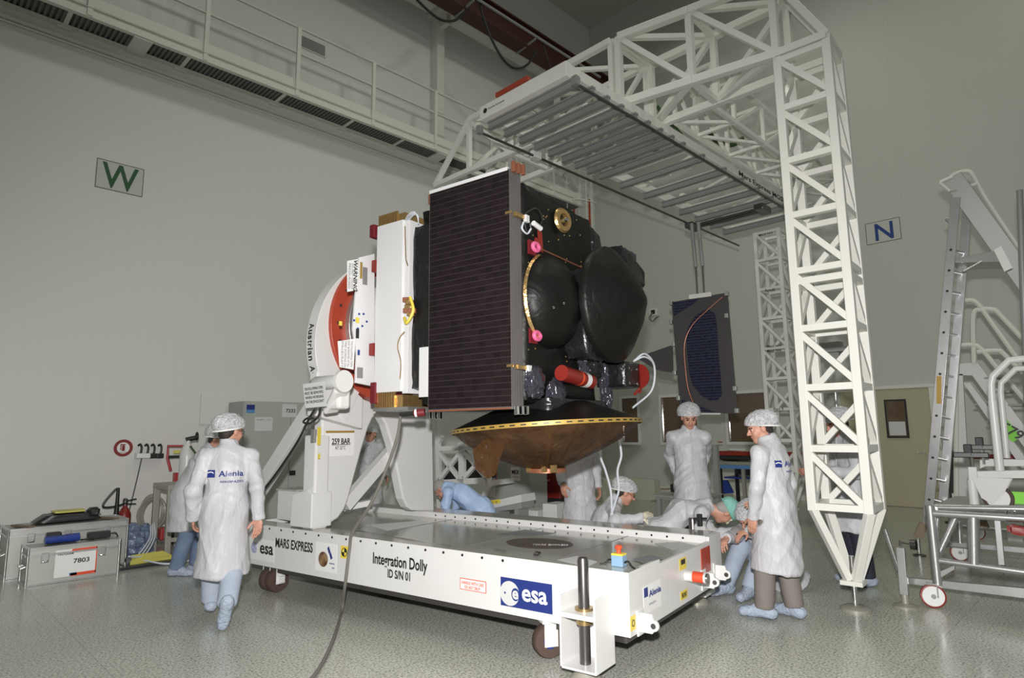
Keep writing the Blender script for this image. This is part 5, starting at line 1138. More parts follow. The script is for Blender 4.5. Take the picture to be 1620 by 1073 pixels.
foil_box((dx+.2, r.y+.1, q.z+.03), (dx+.45, l.y-.35, q.z+.16), 5, .03, 43).build('tool_bundle', M['black_plastic'], thing('tool_roll', 'dark bundle of tools on the blue desk shelf', 'tools', (dx+.3, l.y-.5, q.z)), smooth_angle=50)
p0, p1 = ROOM.at(1137, 721, 0, dx+.2), ROOM.at(1188, 721, 0, dx+.2)
t = thing('instrument_case', 'long black padded case lying on the desk under the windows', 'case', (dx+.3, (p0.y+p1.y)/2, l.z)); foil_box((dx+.15, p1.y, l.z+.015), (dx+.5, p0.y, l.z+.19), 6, .012, 44).build('case_body', M['black_plastic'], t, smooth_angle=50)
c = ROOM.at(1166, 714, 0, dx+.2); MB().box((dx+.3, c.y, l.z+.23), (.22, .30, .02), rz=.2).build('notepad', M['paper_grey'], cat='notepad', label='grey notepad lying on the long black case')
t = thing('belt_barrier', 'black post with red belt standing at the end of the desk', 'barrier', (dx-.2, l.y-.1, 0))
q = ROOM.at(1130, 711, 0, dx-.2); MB().cyl((dx-.2, q.y, 0), (dx-.2, q.y, q.z), .05, 16).build('post', M['black'], t); MB().lathe([(.001, 0), (.18, 0), (.18, .02), (.05, .05)], (dx-.2, q.y, 0)).build('post_base', M['black'], t)
q2 = ROOM.at(1200, 714, 0, dx-.2); MB().bb((dx-.205, q2.y-1.0, q.z-.11), (dx-.195, q.y, q.z-.03)).build('belt', M['red_cover'], t)
for k, lb in ((0, 'upper small grey red sticker on the far wall'), (1, 'lower small grey red sticker on the far wall')):
    c = ROOM.at(1139.5, 699.5+5*k, 0, XN); plate(c, .12, .025, (0, -1, 0), Z_, .004).build('wall_sticker', M['red_paint'] if k == 0 else M['cabinet_grey_dark'], cat='sticker', label=lb)
# dark instrument on a pole behind the near tower
c = ROOM.at(1316, 556, 0, 9.6)
t = thing('instrument_pole', 'dark instrument head on a slim chrome pole seen through the near tower', 'instrument', (9.6, c.y, 0))
MB().tube([(9.6, c.y, 0), (9.6, c.y, c.z)], .022, 10).build('pole', M['chrome'], t); MB().bb((9.5, c.y-.22, c.z-.02), (9.7, c.y+.22, c.z+.05)).bb((9.52, c.y-.14, c.z+.05), (9.68, c.y+.14, c.z+.13)).bb((9.55, c.y-.1, c.z-.12), (9.65, c.y+.1, c.z-.02)).build('head', M['cabinet_grey_dark'], t, bevel=.01)
for zz in (.9, 1.35): MB().box((9.6, c.y, zz), (.1, .16, .05)).build('clamp', M['steel_dark'], t)
MB().lathe([(.001, 0), (.28, 0), (.28, .02), (.04, .06)], (9.6, c.y, 0)).build('base', M['steel_dark'], t)

# ================================================================ right: ladder, stairs, scaffold trolley
def rl(x, y, v): return ROOM.at(x, y, 0, v)
dm('ladder_grey', (.30, .30, .29), .45, metal=.2)
t = thing('platform_ladder', 'tall aluminium platform ladder with sloping grey arm by the right wall', 'ladder', (9.3, 2.2, 0))
A = M['aluminium']; xv = 9.2
# two climbing stiles
s1 = [rl(1512, 312, xv), rl(1466, 842, xv)]; s2 = [rl(1531, 326, xv+.35), rl(1492, 792, xv+.35)]
for p, q in (s1, s2): MB().beam(p, q, .10, .03, up=(1, 0, 0)).build('stile', A, t, bevel=.004)
MB().beam(s1[1], rl(1461, 845, xv), .03, .1, up=(1, 0, 0)).build('stile', A, t) if False else None
for k in range(13):
    f = .16+k*.062
    p = s1[0].lerp(s1[1], f); q = s2[0].lerp(s2[1], (530*f-10)/466)
    MB().tube([p, q], .016, 8).build('rung', A, t); MB().cyl(p+V((-.018, 0, 0)), p+V((-.012, 0, 0)), .016, 10).build('rung_end', M['black'], t)
plate(rl(1485.5, 617, xv-.03), .05, .34, V((0, -1, -.1)), V((0, -.1, 1)), .003).build('warning_label', M['amber_strip'], t)
# sloping grey arm up to the top and its handrail
a_ = rl(1506, 281, xv+.1); b_ = rl(1640, 468, xv+.5); b_ = a_+(b_-a_)*((a_.z-.02)/(a_.z-b_.z)); MB().beam(a_, b_, .22, .06, up=(1, 0, 0)).build('sloping_arm', M['ladder_grey'], t, bevel=.006)
MB().prism([rl(x, y, xv-.02) for x, y in ((1572, 396), (1584, 389), (1602, 424), (1589, 430))], (.01, 0, 0)).build('arm_label', M['paper'], t); 
MB().tube(spline([rl(1495, 290, xv+.2), rl(1510, 276, xv+.2), rl(1530, 271, xv+.2), rl(1541, 280, xv+.2), rl(1560, 315, xv+.3), rl(1620, 405, xv+.5)], 6), .026, 8).build('handrail', M['walkway_paint'], t)
MB().tube([rl(1530, 296, xv+.2), rl(1546, 290, xv+.2)], .02, 8).build('rail_stay', M['walkway_paint'], t); MB().tube([rl(1487, 289, xv), rl(1502, 302, xv), rl(1512, 300, xv+.1)], .02, 8).build('rail_stay', M['walkway_paint'], t); MB().tube([rl(1487, 288, xv), rl(1508, 279, xv)], .02, 8).build('rail_stay', M['walkway_paint'], t)
MB().prism([rl(1500, 411, xv), rl(1578, 396, xv+.15), rl(1584, 414, xv+.15), rl(1503, 416, xv)], (.5, 0, 0)).build('ladder_platform', M['aluminium_dull'], t)
MB().tube([rl(1524, 430, xv), rl(1553, 414, xv+.1)], .016, 8).build('platform_brace', A, t); MB().tube([rl(1495, 346, xv), rl(1512, 344, xv)], .012, 8).build('platform_brace', A, t); MB().tube([rl(1496, 348, xv), rl(1507, 356, xv)], .012, 8).build('platform_brace', A, t)
MB().beam(s1[1]+V((0, .02, .1)), rl(1452, 850, xv-.02), .06, .09).build('outrigger_foot', M['brown_wood'], t); MB().lathe([(.001, -.03), (.06, -.03), (.06, .03), (.001, .03)], rl(1445, 862, xv), (0, 1, 0), 18).build('wheel', M['steel_dark'], t)
e = rl(1452, 852, xv)
MB().cyl((e.x, e.y, 0), (e.x, e.y, e.z), .025, 10).build('wheel_post', M['chrome'], t); MB().lathe([(.001, 0), (.07, 0), (.07, .015), (.02, .03)], (e.x, e.y, 0)).build('foot', M['steel_dark'], t)
MB().beam(rl(1500, 795, xv+.3), rl(1620, 802, xv+.3), .05, .05).build('stringer', A, t)
for x in (1500, 1618): p = rl(x, 795, xv+.3); MB().tube([(p.x, p.y, 0), p], .022, 8).build('leg', A, t)
# white access stairs
t = thing('access_stairs', 'white access stairs with pipe handrails and a green tag at right', 'stairs', (11.2, 1.6, 0))
xs = 11.2; WP = M['walkway_paint']
for pts in (((1513, 805), (1513, 600), (1518, 480), (1528, 476), (1545, 479), (1570, 512), (1640, 610)), ((1541, 575), (1540, 500), (1552, 490), (1570, 490), (1580, 496), (1640, 560)), ((1513, 547), (1538, 546), (1552, 552), (1580, 585), (1640, 655)), ((1546, 557), (1578, 555), (1590, 562), (1640, 612))):
    q = [rl(x, y, xs) for x, y in pts]; MB().tube(spline(q, 5) if len(q) > 3 else q, .035, 8).build('handrail', WP, t)
MB().prism([rl(x, y, xs) for x, y in ((1506, 577), (1546, 573), (1640, 700), (1640, 735), (1538, 594), (1513, 594))], (.06, 0, 0)).build('stringer', M['white_paint'], t)
for a, b in (((1508, 593), (1523, 805)), ((1522, 593), (1528, 640))): pass
MB().prism([rl(x, y, xs) for x, y in ((1508, 592), (1523, 592), (1535, 805), (1519, 805))], (.06, 0, 0)).build('upright', M['white_paint'], t)
MB().prism([rl(x, y, xs-.02) for x, y in ((1524, 606), (1535, 606), (1640, 748), (1640, 775))], (.06, 0, 0)).build('stringer', M['white_paint'], t)
for x, y in ((1590, 620), (1610, 641), (1572, 598), (1555, 640), (1575, 668)): MB().beam(rl(x-4, y, xs), rl(x+6, y+1, xs+.7), .16, .03).build('tread', M['cabinet_grey_dark'], t)
for x in (1519, 1600): p = rl(x, 800, xs+.03); MB().bb((p.x-.03, p.y-.08, 0), (p.x+.03, p.y+.08, .6)).build('leg', M['white_paint'], t)
MB().prism([rl(x, y, xs-.04) for x, y in ((1577, 663), (1590, 661), (1615, 690), (1603, 700), (1590, 690))], (.01, 0, 0)).build('green_tag', M['green_tag'], t)
text('.579', (.30, .14), rl(1599, 681, xs-.05), V((0, -1, -.75)), V((0, -.6, .8)), M['black'], t, bold=.02)
# tall steel tube at the very edge
a_ = rl(1613, 301, 8.5); b_ = rl(1621, 520, 8.5); b_ = a_+(b_-a_)*(a_.z/(a_.z-b_.z)); MB().tube([a_, b_], .03, 10).build('steel_tube', M['rail_grey'], cat='tube', label='grey steel tube standing at the right edge of the photo', base=b_)
# belt barrier on the right
t = thing('belt_barrier', 'black barrier post with red belt behind the scaffold trolley', 'barrier', (12.6, 2.6, 0))
p = rl(1502, 713, 12.6); MB().bb((12.55, p.y-.06, 0), (12.65, p.y+.06, p.z)).build('post', M['black'], t); q = rl(1640, 727, 12.6); MB().bb((12.59, q.y, p.z-.13), (12.605, p.y, p.z-.05)).build('belt', M['red_cover'], t)
MB().lathe([(.001, 0), (.17, 0), (.17, .02), (.05, .05)], (12.6, p.y, 0)).build('post_base', M['black'], t)
# scaffold trolley of aluminium tube
t = thing('scaffold_trolley', 'low aluminium tube scaffold trolley on red rimmed casters at right', 'trolley', (7.5, 1.2, 0))
xf, xr = 6.72, 8.4
def tub(a, b, v=xf, v2=None, r=.028, nm='tube', m='aluminium'): return MB().tube([rl(*a, v), rl(*b, v2 if v2 else v)], r, 12).build(nm, M[m], t)
tub((1471, 800), (1484, 925), r=.04, nm='upright'); tub((1474, 812), (1640, 822), r=.032); tub((1478, 803), (1640, 806), xf+.12, r=.03); tub((1478, 886), (1640, 908), r=.026)
tub((1540, 818), (1541, 892), r=.045, nm='upright'); 
MB().prism([rl(x, y, xf) for x, y in ((1573, 822), (1582, 822), (1589, 894), (1580, 894))], (.05, 0, 0)).build('upright', M['aluminium'], t)
tub((1512, 818), (1482, 882), xf+.1, r=.03, nm='brace'); tub((1484, 812), (1480, 870), xf+.25, r=.02)
MB().prism([rl(x, y, xf) for x, y in ((1433, 914.5), (1640, 933), (1640, 949), (1433, 923.5))], (.06, 0, 0)).build('base_beam', M['aluminium'], t)
MB().prism([rl(x, y, xf-.02) for x, y in ((1486, 905), (1510, 895), (1510, 901), (1487, 915))], (.04, 0, 0)).build('gusset', M['aluminium'], t)
MB().beam((6.58, 1.676, .10), rl(1425, 866, 6.60), .065, .06, up=(1, 0, 0)).build('outrigger_post', M['aluminium'], t, bevel=.004)
fp = V((6.58, 1.676, 0)); MB().lathe([(.001, 0), (.10, 0), (.10, .012), (.03, .03), (.03, .12)], fp, n=22).build('outrigger_foot', M['jack_grey'], t)
p = rl(1424.5, 864, 6.60); MB().cyl(p, p+V((0, 0, .05)), .01, 8).build('outrigger_bolt', M['steel_dark'], t); MB().tube([p+V((0, 0, .03)), rl(1445, 862, 7.6)], .007, 6).build('link_rod', M['steel_dark'], t)
tub((1400, 840), (1422, 905), 7.0, 6.66, r=.022, nm='brace')
def red_caster(x, y):
    o = MB().bb((x-.05, y-.04, .20), (x+.05, y+.04, .215)).bb((x-.012, y-.045, .09), (x+.012, y-.035, .21)).bb((x-.012, y+.035, .09), (x+.012, y+.045, .21)).build('caster_fork', M['aluminium'], t)
    ax = V((.93, .37, 0)); q = V((x, y, .10))
    MB().lathe([(.085, -.02), (.098, -.018), (.10, 0), (.098, .018), (.085, .02)], q, ax, 28).build('caster_tyre', M['red_cover'], o); MB().cyl(q-ax*.017, q+ax*.017, .086, 26).build('caster_disc', M['paper'], o); MB().cyl(q-ax*.03, q+ax*.03, .02, 12).build('caster_hub', M['aluminium'], o)
red_caster(6.70, 1.486); red_caster(9.165, 1.714); red_caster(11.0, 1.83)
tub((1497, 862), (1640, 872), 9.1, r=.03); tub((1517, 825), (1519, 860), 9.1, r=.03, nm='upright'); tub((1517, 833), (1620, 842), 9.8, r=.025)
MB().prism([rl(x, y, 9.0) for x, y in ((1498, 858), (1640, 868), (1640, 877), (1498, 864))], (.05, 0, 0)).build('base_beam', M['aluminium'], t)
for y_ in (1620,): MB().tube([rl(1478, 806, xf+.05), rl(1498, 800, 9.0)], .025, 8).build('side_tube', M['aluminium'], t)
MB().tube([rl(1590, 806, xf), rl(1591, 826, xf-.03), rl(1594, 808, xf)], .006, 6).build('hook', M['chrome'], t); MB().tube([rl(1600, 806, xf), rl(1603, 827, xf-.03), rl(1606, 808, xf)], .006, 6).build('hook', M['chrome'], t)
foil_box((xf-.05, rl(1640, 830, xf).y, rl(1600, 840, xf).z), (xf+.05, rl(1594, 830, xf).y, rl(1600, 827, xf).z), 5, .015, 51, taper=lambda q: q+np.array((0, 0, -.10*max(0, 1.05-q[1])))).build('red_strap', M['red_cover'], t)
# white work stand with a swivel caster resting on the trolley
t = thing('work_stand', 'white steel work stand with black clamp knobs resting on the scaffold trolley', 'stand', (8.0, 1.3, .8))
xw = 8.0
MB().prism([rl(x, y, xw) for x, y in ((1541, 746), (1640, 744), (1640, 757), (1541, 757))], (.1, 0, 0)).build('cross_beam', M['white_paint'], t, bevel=.004); MB().prism([rl(x, y, xw-.03) for x, y in ((1531, 739), (1545, 739), (1547, 772), (1533, 772))], (.14, 0, 0)).build('end_block', M['white_paint'], t, bevel=.006)
MB().prism([rl(x, y, xw+.5) for x, y in ((1550, 726), (1640, 728), (1640, 738), (1560, 738), (1550, 742))], (.1, 0, 0)).build('cross_beam', M['white_paint'], t, bevel=.004)
MB().tube([rl(1570, 640, xw), rl(1568, 608, xw), rl(1571, 595, xw), rl(1597, 570, xw), rl(1640, 566, xw)], .035, 10).build('hoop', M['white_paint'], t); MB().tube([rl(1570, 635, xw), rl(1582, 745, xw)], .04, 10).build('hoop_post', M['white_paint'], t)
MB().tube([rl(1593, 725, xw+.4), rl(1583, 620, xw+.4), rl(1584, 606, xw+.4), rl(1607, 584, xw+.4), rl(1640, 582, xw+.4)], .03, 10).build('hoop', M['white_paint'], t)
for (x, y), v in (((1536, 720), xw), ((1554, 708), xw+.5)):
    p = rl(x, y, v); mb = MB(); mb.box(p, (.06, .30, .055), rz=.1); mb.box(p+V((.0, .02, .05)), (.06, .07, .12)); mb.build('clamp_knob', M['black_plastic'], t, bevel=.008); MB().tube([p, p-V((0, 0, .18))], .018, 8).build('clamp_screw', M['chrome'], t)
p = rl(1543, 770, xw); MB().tube([p, V((p.x, p.y, p.z-.34))], .02, 8).build('jack_leg', M['chrome'], t); MB().lathe([(.001, 0), (.08, 0), (.04, .16), (.02, .2)], (p.x, p.y, p.z-.40), n=16).build('jack_foot', M['brown_wood'], t)
p = rl(1573, 785, xw); 
for s in (-.05, .05): MB().prism([p+V((s, dy, dz)) for dy, dz in ((.16, .18), (-.16, .18), (-.10, .06), (.02, -.08), (.10, -.02))], (.012, 0, 0)).build('caster_fork', M['white_paint'], t)
MB().cyl(p+V((0, .17, .15)), p+V((0, .17, -.12)), .045, 14).build('caster_stem', M['white_paint'], t)
MB().lathe([(.10, -.03), (.125, -.028), (.13, 0), (.125, .028), (.10, .03)], p+V((0, -.03, -.02)), (1, .1, 0), 26).build('caster_tyre', M['rubber'], t); MB().cyl(p+V((-.025, -.03, -.02)), p+V((.025, -.03, -.02)), .10, 24).build('caster_disc', M['paper'], t)
b0 = rl(1600, 806, xw); MB().bb((xw-.4, b0.y-.5, b0.z-.0), (xw+.8, rl(1488, 800, xw).y, b0.z+.03)).build('deck_board', M['cabinet_grey'], cat='board', label='pale grey deck board lying across the scaffold trolley')
plate(rl(1615, 796, xw+.3), .3, .22, (0, -1, 0), Z_, .01).build('green_tag', M['green_tag'], t)
# ================================================================ people
class Field:
    """a small distance field sampled on a grid; blended shapes become one skin"""
    def __init__(s, lo, hi, h):
        s.lo = np.array(lo, float); s.h = h; s.n = np.ceil((np.array(hi)-s.lo)/h).astype(int)+1; s.D = np.full(s.n, .5, np.float32)
    def blk(s, lo, hi, pad):
        a = np.clip(np.floor((np.array(lo)-pad-s.lo)/s.h).astype(int), 0, s.n); b = np.clip(np.ceil((np.array(hi)+pad-s.lo)/s.h).astype(int)+1, 0, s.n)
        if (b <= a).any(): return None, None
        g = np.stack(np.meshgrid(*[s.lo[i]+s.h*np.arange(a[i], b[i]) for i in range(3)], indexing='ij'), -1)
        return (slice(a[0], b[0]), slice(a[1], b[1]), slice(a[2], b[2])), g
    def put(s, fn, lo, hi, k=.02, sub=False):
        sl, P = s.blk(lo, hi, k+3*s.h)
        if sl is None: return
        d = fn(P).astype(np.float32); D = s.D[sl]
        if sub: d = -d; hh = np.maximum(k-np.abs(D-d), 0)/k; s.D[sl] = np.maximum(D, d)+hh*hh*k*.25
        else: hh = np.maximum(k-np.abs(D-d), 0)/k; s.D[sl] = np.minimum(D, d)-hh*hh*k*.25
    def cone(s, a, b, ra, rb, k=.02, flat=None, sub=False):
        a, b = np.array(a, float), np.array(b, float); ba = b-a; L = max(ba @ ba, 1e-9); R = max(ra, rb)
        if flat: u = np.array(flat[0], float); u /= np.linalg.norm(u); f = flat[1]
        def fn(P):
            q = P-a
            if flat: q = q+u*((q @ u)*(1/f-1))[..., None]
            bb = ba if not flat else ba+u*((ba @ u)*(1/f-1)); LL = max(bb @ bb, 1e-9)
            t = np.clip((q @ bb)/LL, 0, 1); d = np.linalg.norm(q-t[..., None]*bb, axis=-1)-(ra+(rb-ra)*t)
            return d*(min(1, f) if flat else 1)
        s.put(fn, np.minimum(a, b)-R, np.maximum(a, b)+R, k, sub)
    def ell(s, c, r, B=None, k=.02, sub=False):
        c = np.array(c, float); r = np.array(r, float); B = np.eye(3) if B is None else B; R = r.max()
        def fn(P):
            q = (P-c) @ B; k0 = np.linalg.norm(q/r, axis=-1); k1 = np.linalg.norm(q/(r*r), axis=-1)
            return k0*(k0-1)/np.maximum(k1, 1e-6)
        s.put(fn, c-R, c+R, k, sub)
    def cut(s, p, n):
        """keep the side the normal does not point to"""
        p, n = np.array(p, float), np.array(n, float); n /= np.linalg.norm(n)
        g = np.stack(np.meshgrid(*[s.lo[i]+s.h*np.arange(s.n[i]) for i in range(3)], indexing='ij'), -1)
        s.D = np.maximum(s.D, ((g-p) @ n).astype(np.float32))
    def mesh(s):
        D = s.D; D[0] = D[-1] = .1; D[:, 0] = D[:, -1] = .1; D[:, :, 0] = D[:, :, -1] = .1
        I = D < 0; c = [(i, j, k) for i in (0, 1) for j in (0, 1) for k in (0, 1)]; sh = tuple(n-1 for n in D.shape)
        sl = lambda o: tuple(slice(o[i], o[i]+sh[i]) for i in range(3))
        cnt = sum(I[sl(o)].astype(np.int8) for o in c); act = np.nonzero((cnt > 0) & (cnt < 8)); n = len(act[0])
        val = np.stack([D[act[0]+o[0], act[1]+o[1], act[2]+o[2]] for o in c], 1); acc = np.zeros((n, 3)); w_ = np.zeros(n)
        for i in range(8):
            for j in range(i+1, 8):
                df = np.array(c[j])-np.array(c[i])
                if np.abs(df).sum() != 1: continue
                a, b = val[:, i], val[:, j]; x = (a < 0) != (b < 0); t = np.where(x, a/np.where(x, a-b, 1), 0)
                acc += np.where(x[:, None], np.array(c[i])+t[:, None]*df, 0); w_ += x
        V_ = s.lo+s.h*(np.stack(act, 1)+acc/np.maximum(w_, 1)[:, None])
        m = -np.ones(sh, np.int64); m[act] = np.arange(n); F = []
        for ax in range(3):
            u, v = [(1, 2), (2, 0), (0, 1)][ax]
            lo_ = [slice(0, sh[i]+1) for i in range(3)]; a_ = list(lo_); b_ = list(lo_); a_[ax] = slice(0, sh[ax]); b_[ax] = slice(1, sh[ax]+1)
            x = I[tuple(a_)] != I[tuple(b_)]; e = np.stack(np.nonzero(x), 1); ok = (e[:, u] > 0) & (e[:, v] > 0) & (e[:, u] < sh[u]) & (e[:, v] < sh[v]); e = e[ok]
            du = np.zeros(3, int); du[u] = 1; dv = np.zeros(3, int); dv[v] = 1
            q = np.stack([m[tuple((e-du-dv).T)], m[tuple((e-dv).T)], m[tuple(e.T)], m[tuple((e-du).T)]], 1)
            neg = ~I[tuple(e.T)]; q[neg] = q[neg][:, ::-1]; F.append(q)
        return V_, np.concatenate(F)
def vnormals(v, f):
    n = np.cross(v[f[:, 1]]-v[f[:, 0]], v[f[:, 3]]-v[f[:, 0]]); vn = np.zeros_like(v)
    for i in range(4): np.add.at(vn, f[:, i], n)
    return vn/np.maximum(np.linalg.norm(vn, axis=1), 1e-9)[:, None]
def link(name, v, f, mats, parent, base, mi=None):
    me = bpy.data.meshes.new(name); me.from_pydata((v+np.array(base)*0).tolist(), [], f.tolist())
    for m in mats: me.materials.append(m)
    me.polygons.foreach_set('use_smooth', np.ones(len(f), bool))
    if mi is not None: me.polygons.foreach_set('material_index', mi.astype(np.int32))
    me.update(); o = bpy.data.objects.new(name, me); COL.objects.link(o); o.parent = parent; return o
def wrinkle(v, f, amp, seed, kz=2.5, kh=22, n=9):
    rs = np.random.RandomState(seed); N = vnormals(v, f); d = np.zeros(len(v))
    for i in range(n):
        a = rs.rand()*2*math.pi; s_ = .5+rs.rand(); kk = np.array([math.cos(a)*kh*s_, math.sin(a)*kh*s_, (rs.rand()-.5)*2*kz*kh/4*s_])
        ph = rs.rand()*7; w2 = rs.randn(3)*5; d += (1-np.abs(np.sin((v @ kk)*.5+ph+.8*np.sin(v @ w2+ph)))*1.6)/n*1.6
    d -= d.mean(); return v+N*((np.where(d < 0, d*.45, d)*amp+amp*.10))[:, None]
A3 = lambda *p: np.array(p, float)
def ik(a, c, l1, l2, pole):
    a, c = A3(*a), A3(*c); d = c-a; L = np.linalg.norm(d); L2 = min(L, (l1+l2)*.999); u = d/max(L, 1e-6); c = a+u*L2
    x = (l1*l1-l2*l2+L2*L2)/(2*L2); hgt = math.sqrt(max(l1*l1-x*x, 0)); p = A3(*pole); p = p-u*(p @ u); p /= max(np.linalg.norm(p), 1e-6)
    return a+u*x+p*hgt, c
def nrm(v): v = np.array(v, float); return v/np.linalg.norm(v)
def person(label, pos, face, seed=1, P=(0, 0, .93), C=(0, 0, 1.28), N=(0, -.01, 1.475), H=(0, .035, 1.60), look=(0, 1, -.1), updir=None, side=(1, 0, 0), shl=None, wr=None, wl=None, poleR=(.3, -1, -.2), poleL=(-.3, -1, -.2),
           ankR=(.10, -.02, .09), ankL=(-.10, -.02, .09), kpR=(.1, 1, 0), kpL=(-.1, 1, 0), toeR=(.12, 1, 0), toeL=(-.12, 1, 0), hem=.46, hemv=None, coat='coat_white', pants='jeans', cap='gauze', hair='hair_dark', handR=None, handL=None, glove=None, glasses=False, scale=1.0, group=None, skirt=.25, shoes='shoe_cover', coat_len=True, hand_skip=()):
    fr = Frame(math.atan2(-face[0], face[1])); base = fr.loc(V((pos[0], pos[1], 0)))
    root = thing('person', label, 'person', base, fr, group); root.scale = (scale,)*3
    P, C, N, H = A3(*P), A3(*C), A3(*N), A3(*H); side = nrm(side); spine = nrm(N-P); front = nrm(np.cross(spine, -side)); 
    if front @ A3(0, 1, 0) < 0 and abs(spine[2]) > .5: front = -front
    SR, SL = (N+side*.178-spine*.085, N-side*.178-spine*.085)
    wr = A3(*(wr if wr is not None else (.27, .05, .87))); wl = A3(*(wl if wl is not None else (-.27, .05, .87)))
    ER, wr = ik(SR, wr, .30, .265, poleR); EL, wl = ik(SL, wl, .30, .265, poleL)
    HR_, HL_ = P+side*.09, P-side*.09; aR, aL = A3(*ankR), A3(*ankL)
    KR, aR = ik(HR_, aR, .418, .415, kpR); KL, aL = ik(HL_, aL, .418, .415, kpL)
    fw = nrm(look); uu = A3(*(updir or (0, 0, 1))); rt = nrm(np.cross(fw, uu)); uu = np.cross(rt, fw); B = np.stack([rt, fw, uu], 1); hp = lambda x, y, z: H+B @ A3(x, y, z)
    pts = np.array([P, C, N, H, SR, SL, ER, EL, wr, wl, KR, KL, aR, aL]); lo, hi = pts.min(0)-.24, pts.max(0)+.24; lo[2] = max(lo[2], -.01)
    # ---- body
    F = Field(lo, hi, .0065)
    F.ell(hp(0, -.015, .032), (.077, .096, .098), B, .02); F.ell(hp(0, .018, -.045), (.060, .074, .082), B, .03); F.ell(hp(0, .062, -.098), (.026, .022, .02), B, .03)
    for sg in (-1, 1): F.ell(hp(.036*sg, .062, -.03), (.024, .022, .026), B, .03)
    F.ell(hp(0, .085, .026), (.05, .014, .012), B, .02)
    for sg in (-1, 1): F.ell(hp(.031*sg, .102, .004), (.018, .018, .011), B, .012, sub=True)
    for sg in (-1, 1): F.ell(hp(.031*sg, .081, .004), (.0125,)*3, B, .003)
    F.cone(hp(0, .092, .012), hp(0, .114, -.024), .008, .013, .014)
    for sg in (-1, 1): F.ell(hp(.011*sg, .103, -.027), (.009, .010, .008), B, .008)
    F.ell(hp(0, .089, -.052), (.022, .011, .006), B, .006); F.ell(hp(0, .087, -.063), (.020, .011, .007), B, .006)
    for sg in (-1, 1): F.ell(hp(.079*sg, -.008, -.005), (.010, .020, .032), B, .012)
    F.cone(N-spine*.03, hp(0, -.022, -.06), .062, .054, .03)
    F.cone(P, C, .12, .125, .06, (front, .7)); F.cone(C, N-spine*.08, .125, .075, .06, (front, .7)); F.cone(SR, SL, .035, .035, .05)
    for a, b, c in ((SR, ER, wr), (SL, EL, wl)): F.cone(a, b, .036, .033, .03); F.cone(b, c, .034, .027, .02)
    for a, b, c in ((HR_, KR, aR), (HL_, KL, aL)): F.cone(a, b, .085, .056, .04); F.cone(b, c, .056, .038, .03)
    for a, t_ in ((aR, toeR), (aL, toeL)): F.cone(a-A3(0, 0, .03), a+nrm(t_)*.15-A3(0, 0, .045)*(abs(nrm(t_)[2]) < .4), .04, .032, .03)
    for wv, el, hd, sg in ((wr, ER, handR, 1), (wl, EL, handL, -1)):
        d, n_, curl = hd if hd else (nrm(wv-el)+A3(0, .12, -.1), A3(-sg, .1, 0), .32)
        d = nrm(d); n_ = nrm(n_-d*(A3(*n_) @ d)); s_ = np.cross(d, n_); th = 1 if s_ @ A3(0, 1, .2) > 0 else -1
        Bh = np.stack([s_, n_, d], 1); F.ell(wv+d*.05, (.043, .017, .055), Bh, .012)
        for i in range(4):
            p = wv+d*(.092-.004*abs(i-1.3))+s_*((i-1.5)*.0205)*-th; L_ = (.040, .045, .042, .033)[i]; dd = d.copy()
            for j in range(3):
                dd = nrm(dd*math.cos(curl*(1+.15*i))+n_*math.sin(curl*(1+.15*i))); nn = nrm(n_-dd*(n_ @ dd)); q = p+dd*L_*(1, .65, .5)[j]; F.cone(p, q, .0092-.0006*j, .0088-.0008*j, .005); p = q
        p = wv+d*.03+s_*th*.034; dd = nrm(d*.7+s_*th*.65+n_*.35); q = p+dd*.045; F.cone(wv+d*.015+s_*th*.02, p, .015, .014, .012); F.cone(p, q, .0125, .0105, .008); F.cone(q, q+nrm(dd+d*.7+n_*.3)*.032, .0105, .009, .005)
    v, f = F.mesh(); fc = v[f].mean(1); lc = (fc-H) @ B; mi = np.zeros(len(f), int)
    for sg in (-1, 1):
        e = (np.hypot(lc[:, 0]-.031*sg, lc[:, 2]-.004) < .0095) & (lc[:, 1] > .078); mi[e] = 1
        e = (np.abs(lc[:, 0]-.033*sg) < .021) & (np.abs(lc[:, 2]-.026+.004*np.abs(lc[:, 0]-.033*sg)/.02) < .0055) & (lc[:, 1] > .07); mi[e] = 2
    mi[(np.abs(lc[:, 0]) < .022) & (lc[:, 2] < -.048) & (lc[:, 2] > -.069) & (lc[:, 1] > .085)] = 3
    if glove:
        for wv in (wr, wl): mi[np.linalg.norm(fc-wv, axis=1) < .2] = np.where((np.abs((fc[np.linalg.norm(fc-wv, axis=1) < .2]-wv) @ A3(0, 0, 0)) >= 0), 4, 0)
    link('body', v, f, [M['skin'], M['eye_dark'], M[hair], M['lips'], M['glove']], root, base, mi)
    # ---- hair
    G = Field(H-.19, H+.19, .007); G.ell(hp(0, -.02, .036), (.084, .102, .10), B, .01); G.ell(hp(0, -.055, -.03), (.066, .05, .06), B, .02); G.cut(hp(0, .04, .05), B @ A3(0, .75, -.55)); G.cut(hp(0, -.05, -.075), B @ A3(0, .1, -1))
    v, f = G.mesh(); link('hair', v, f, [M[hair]], root, base)
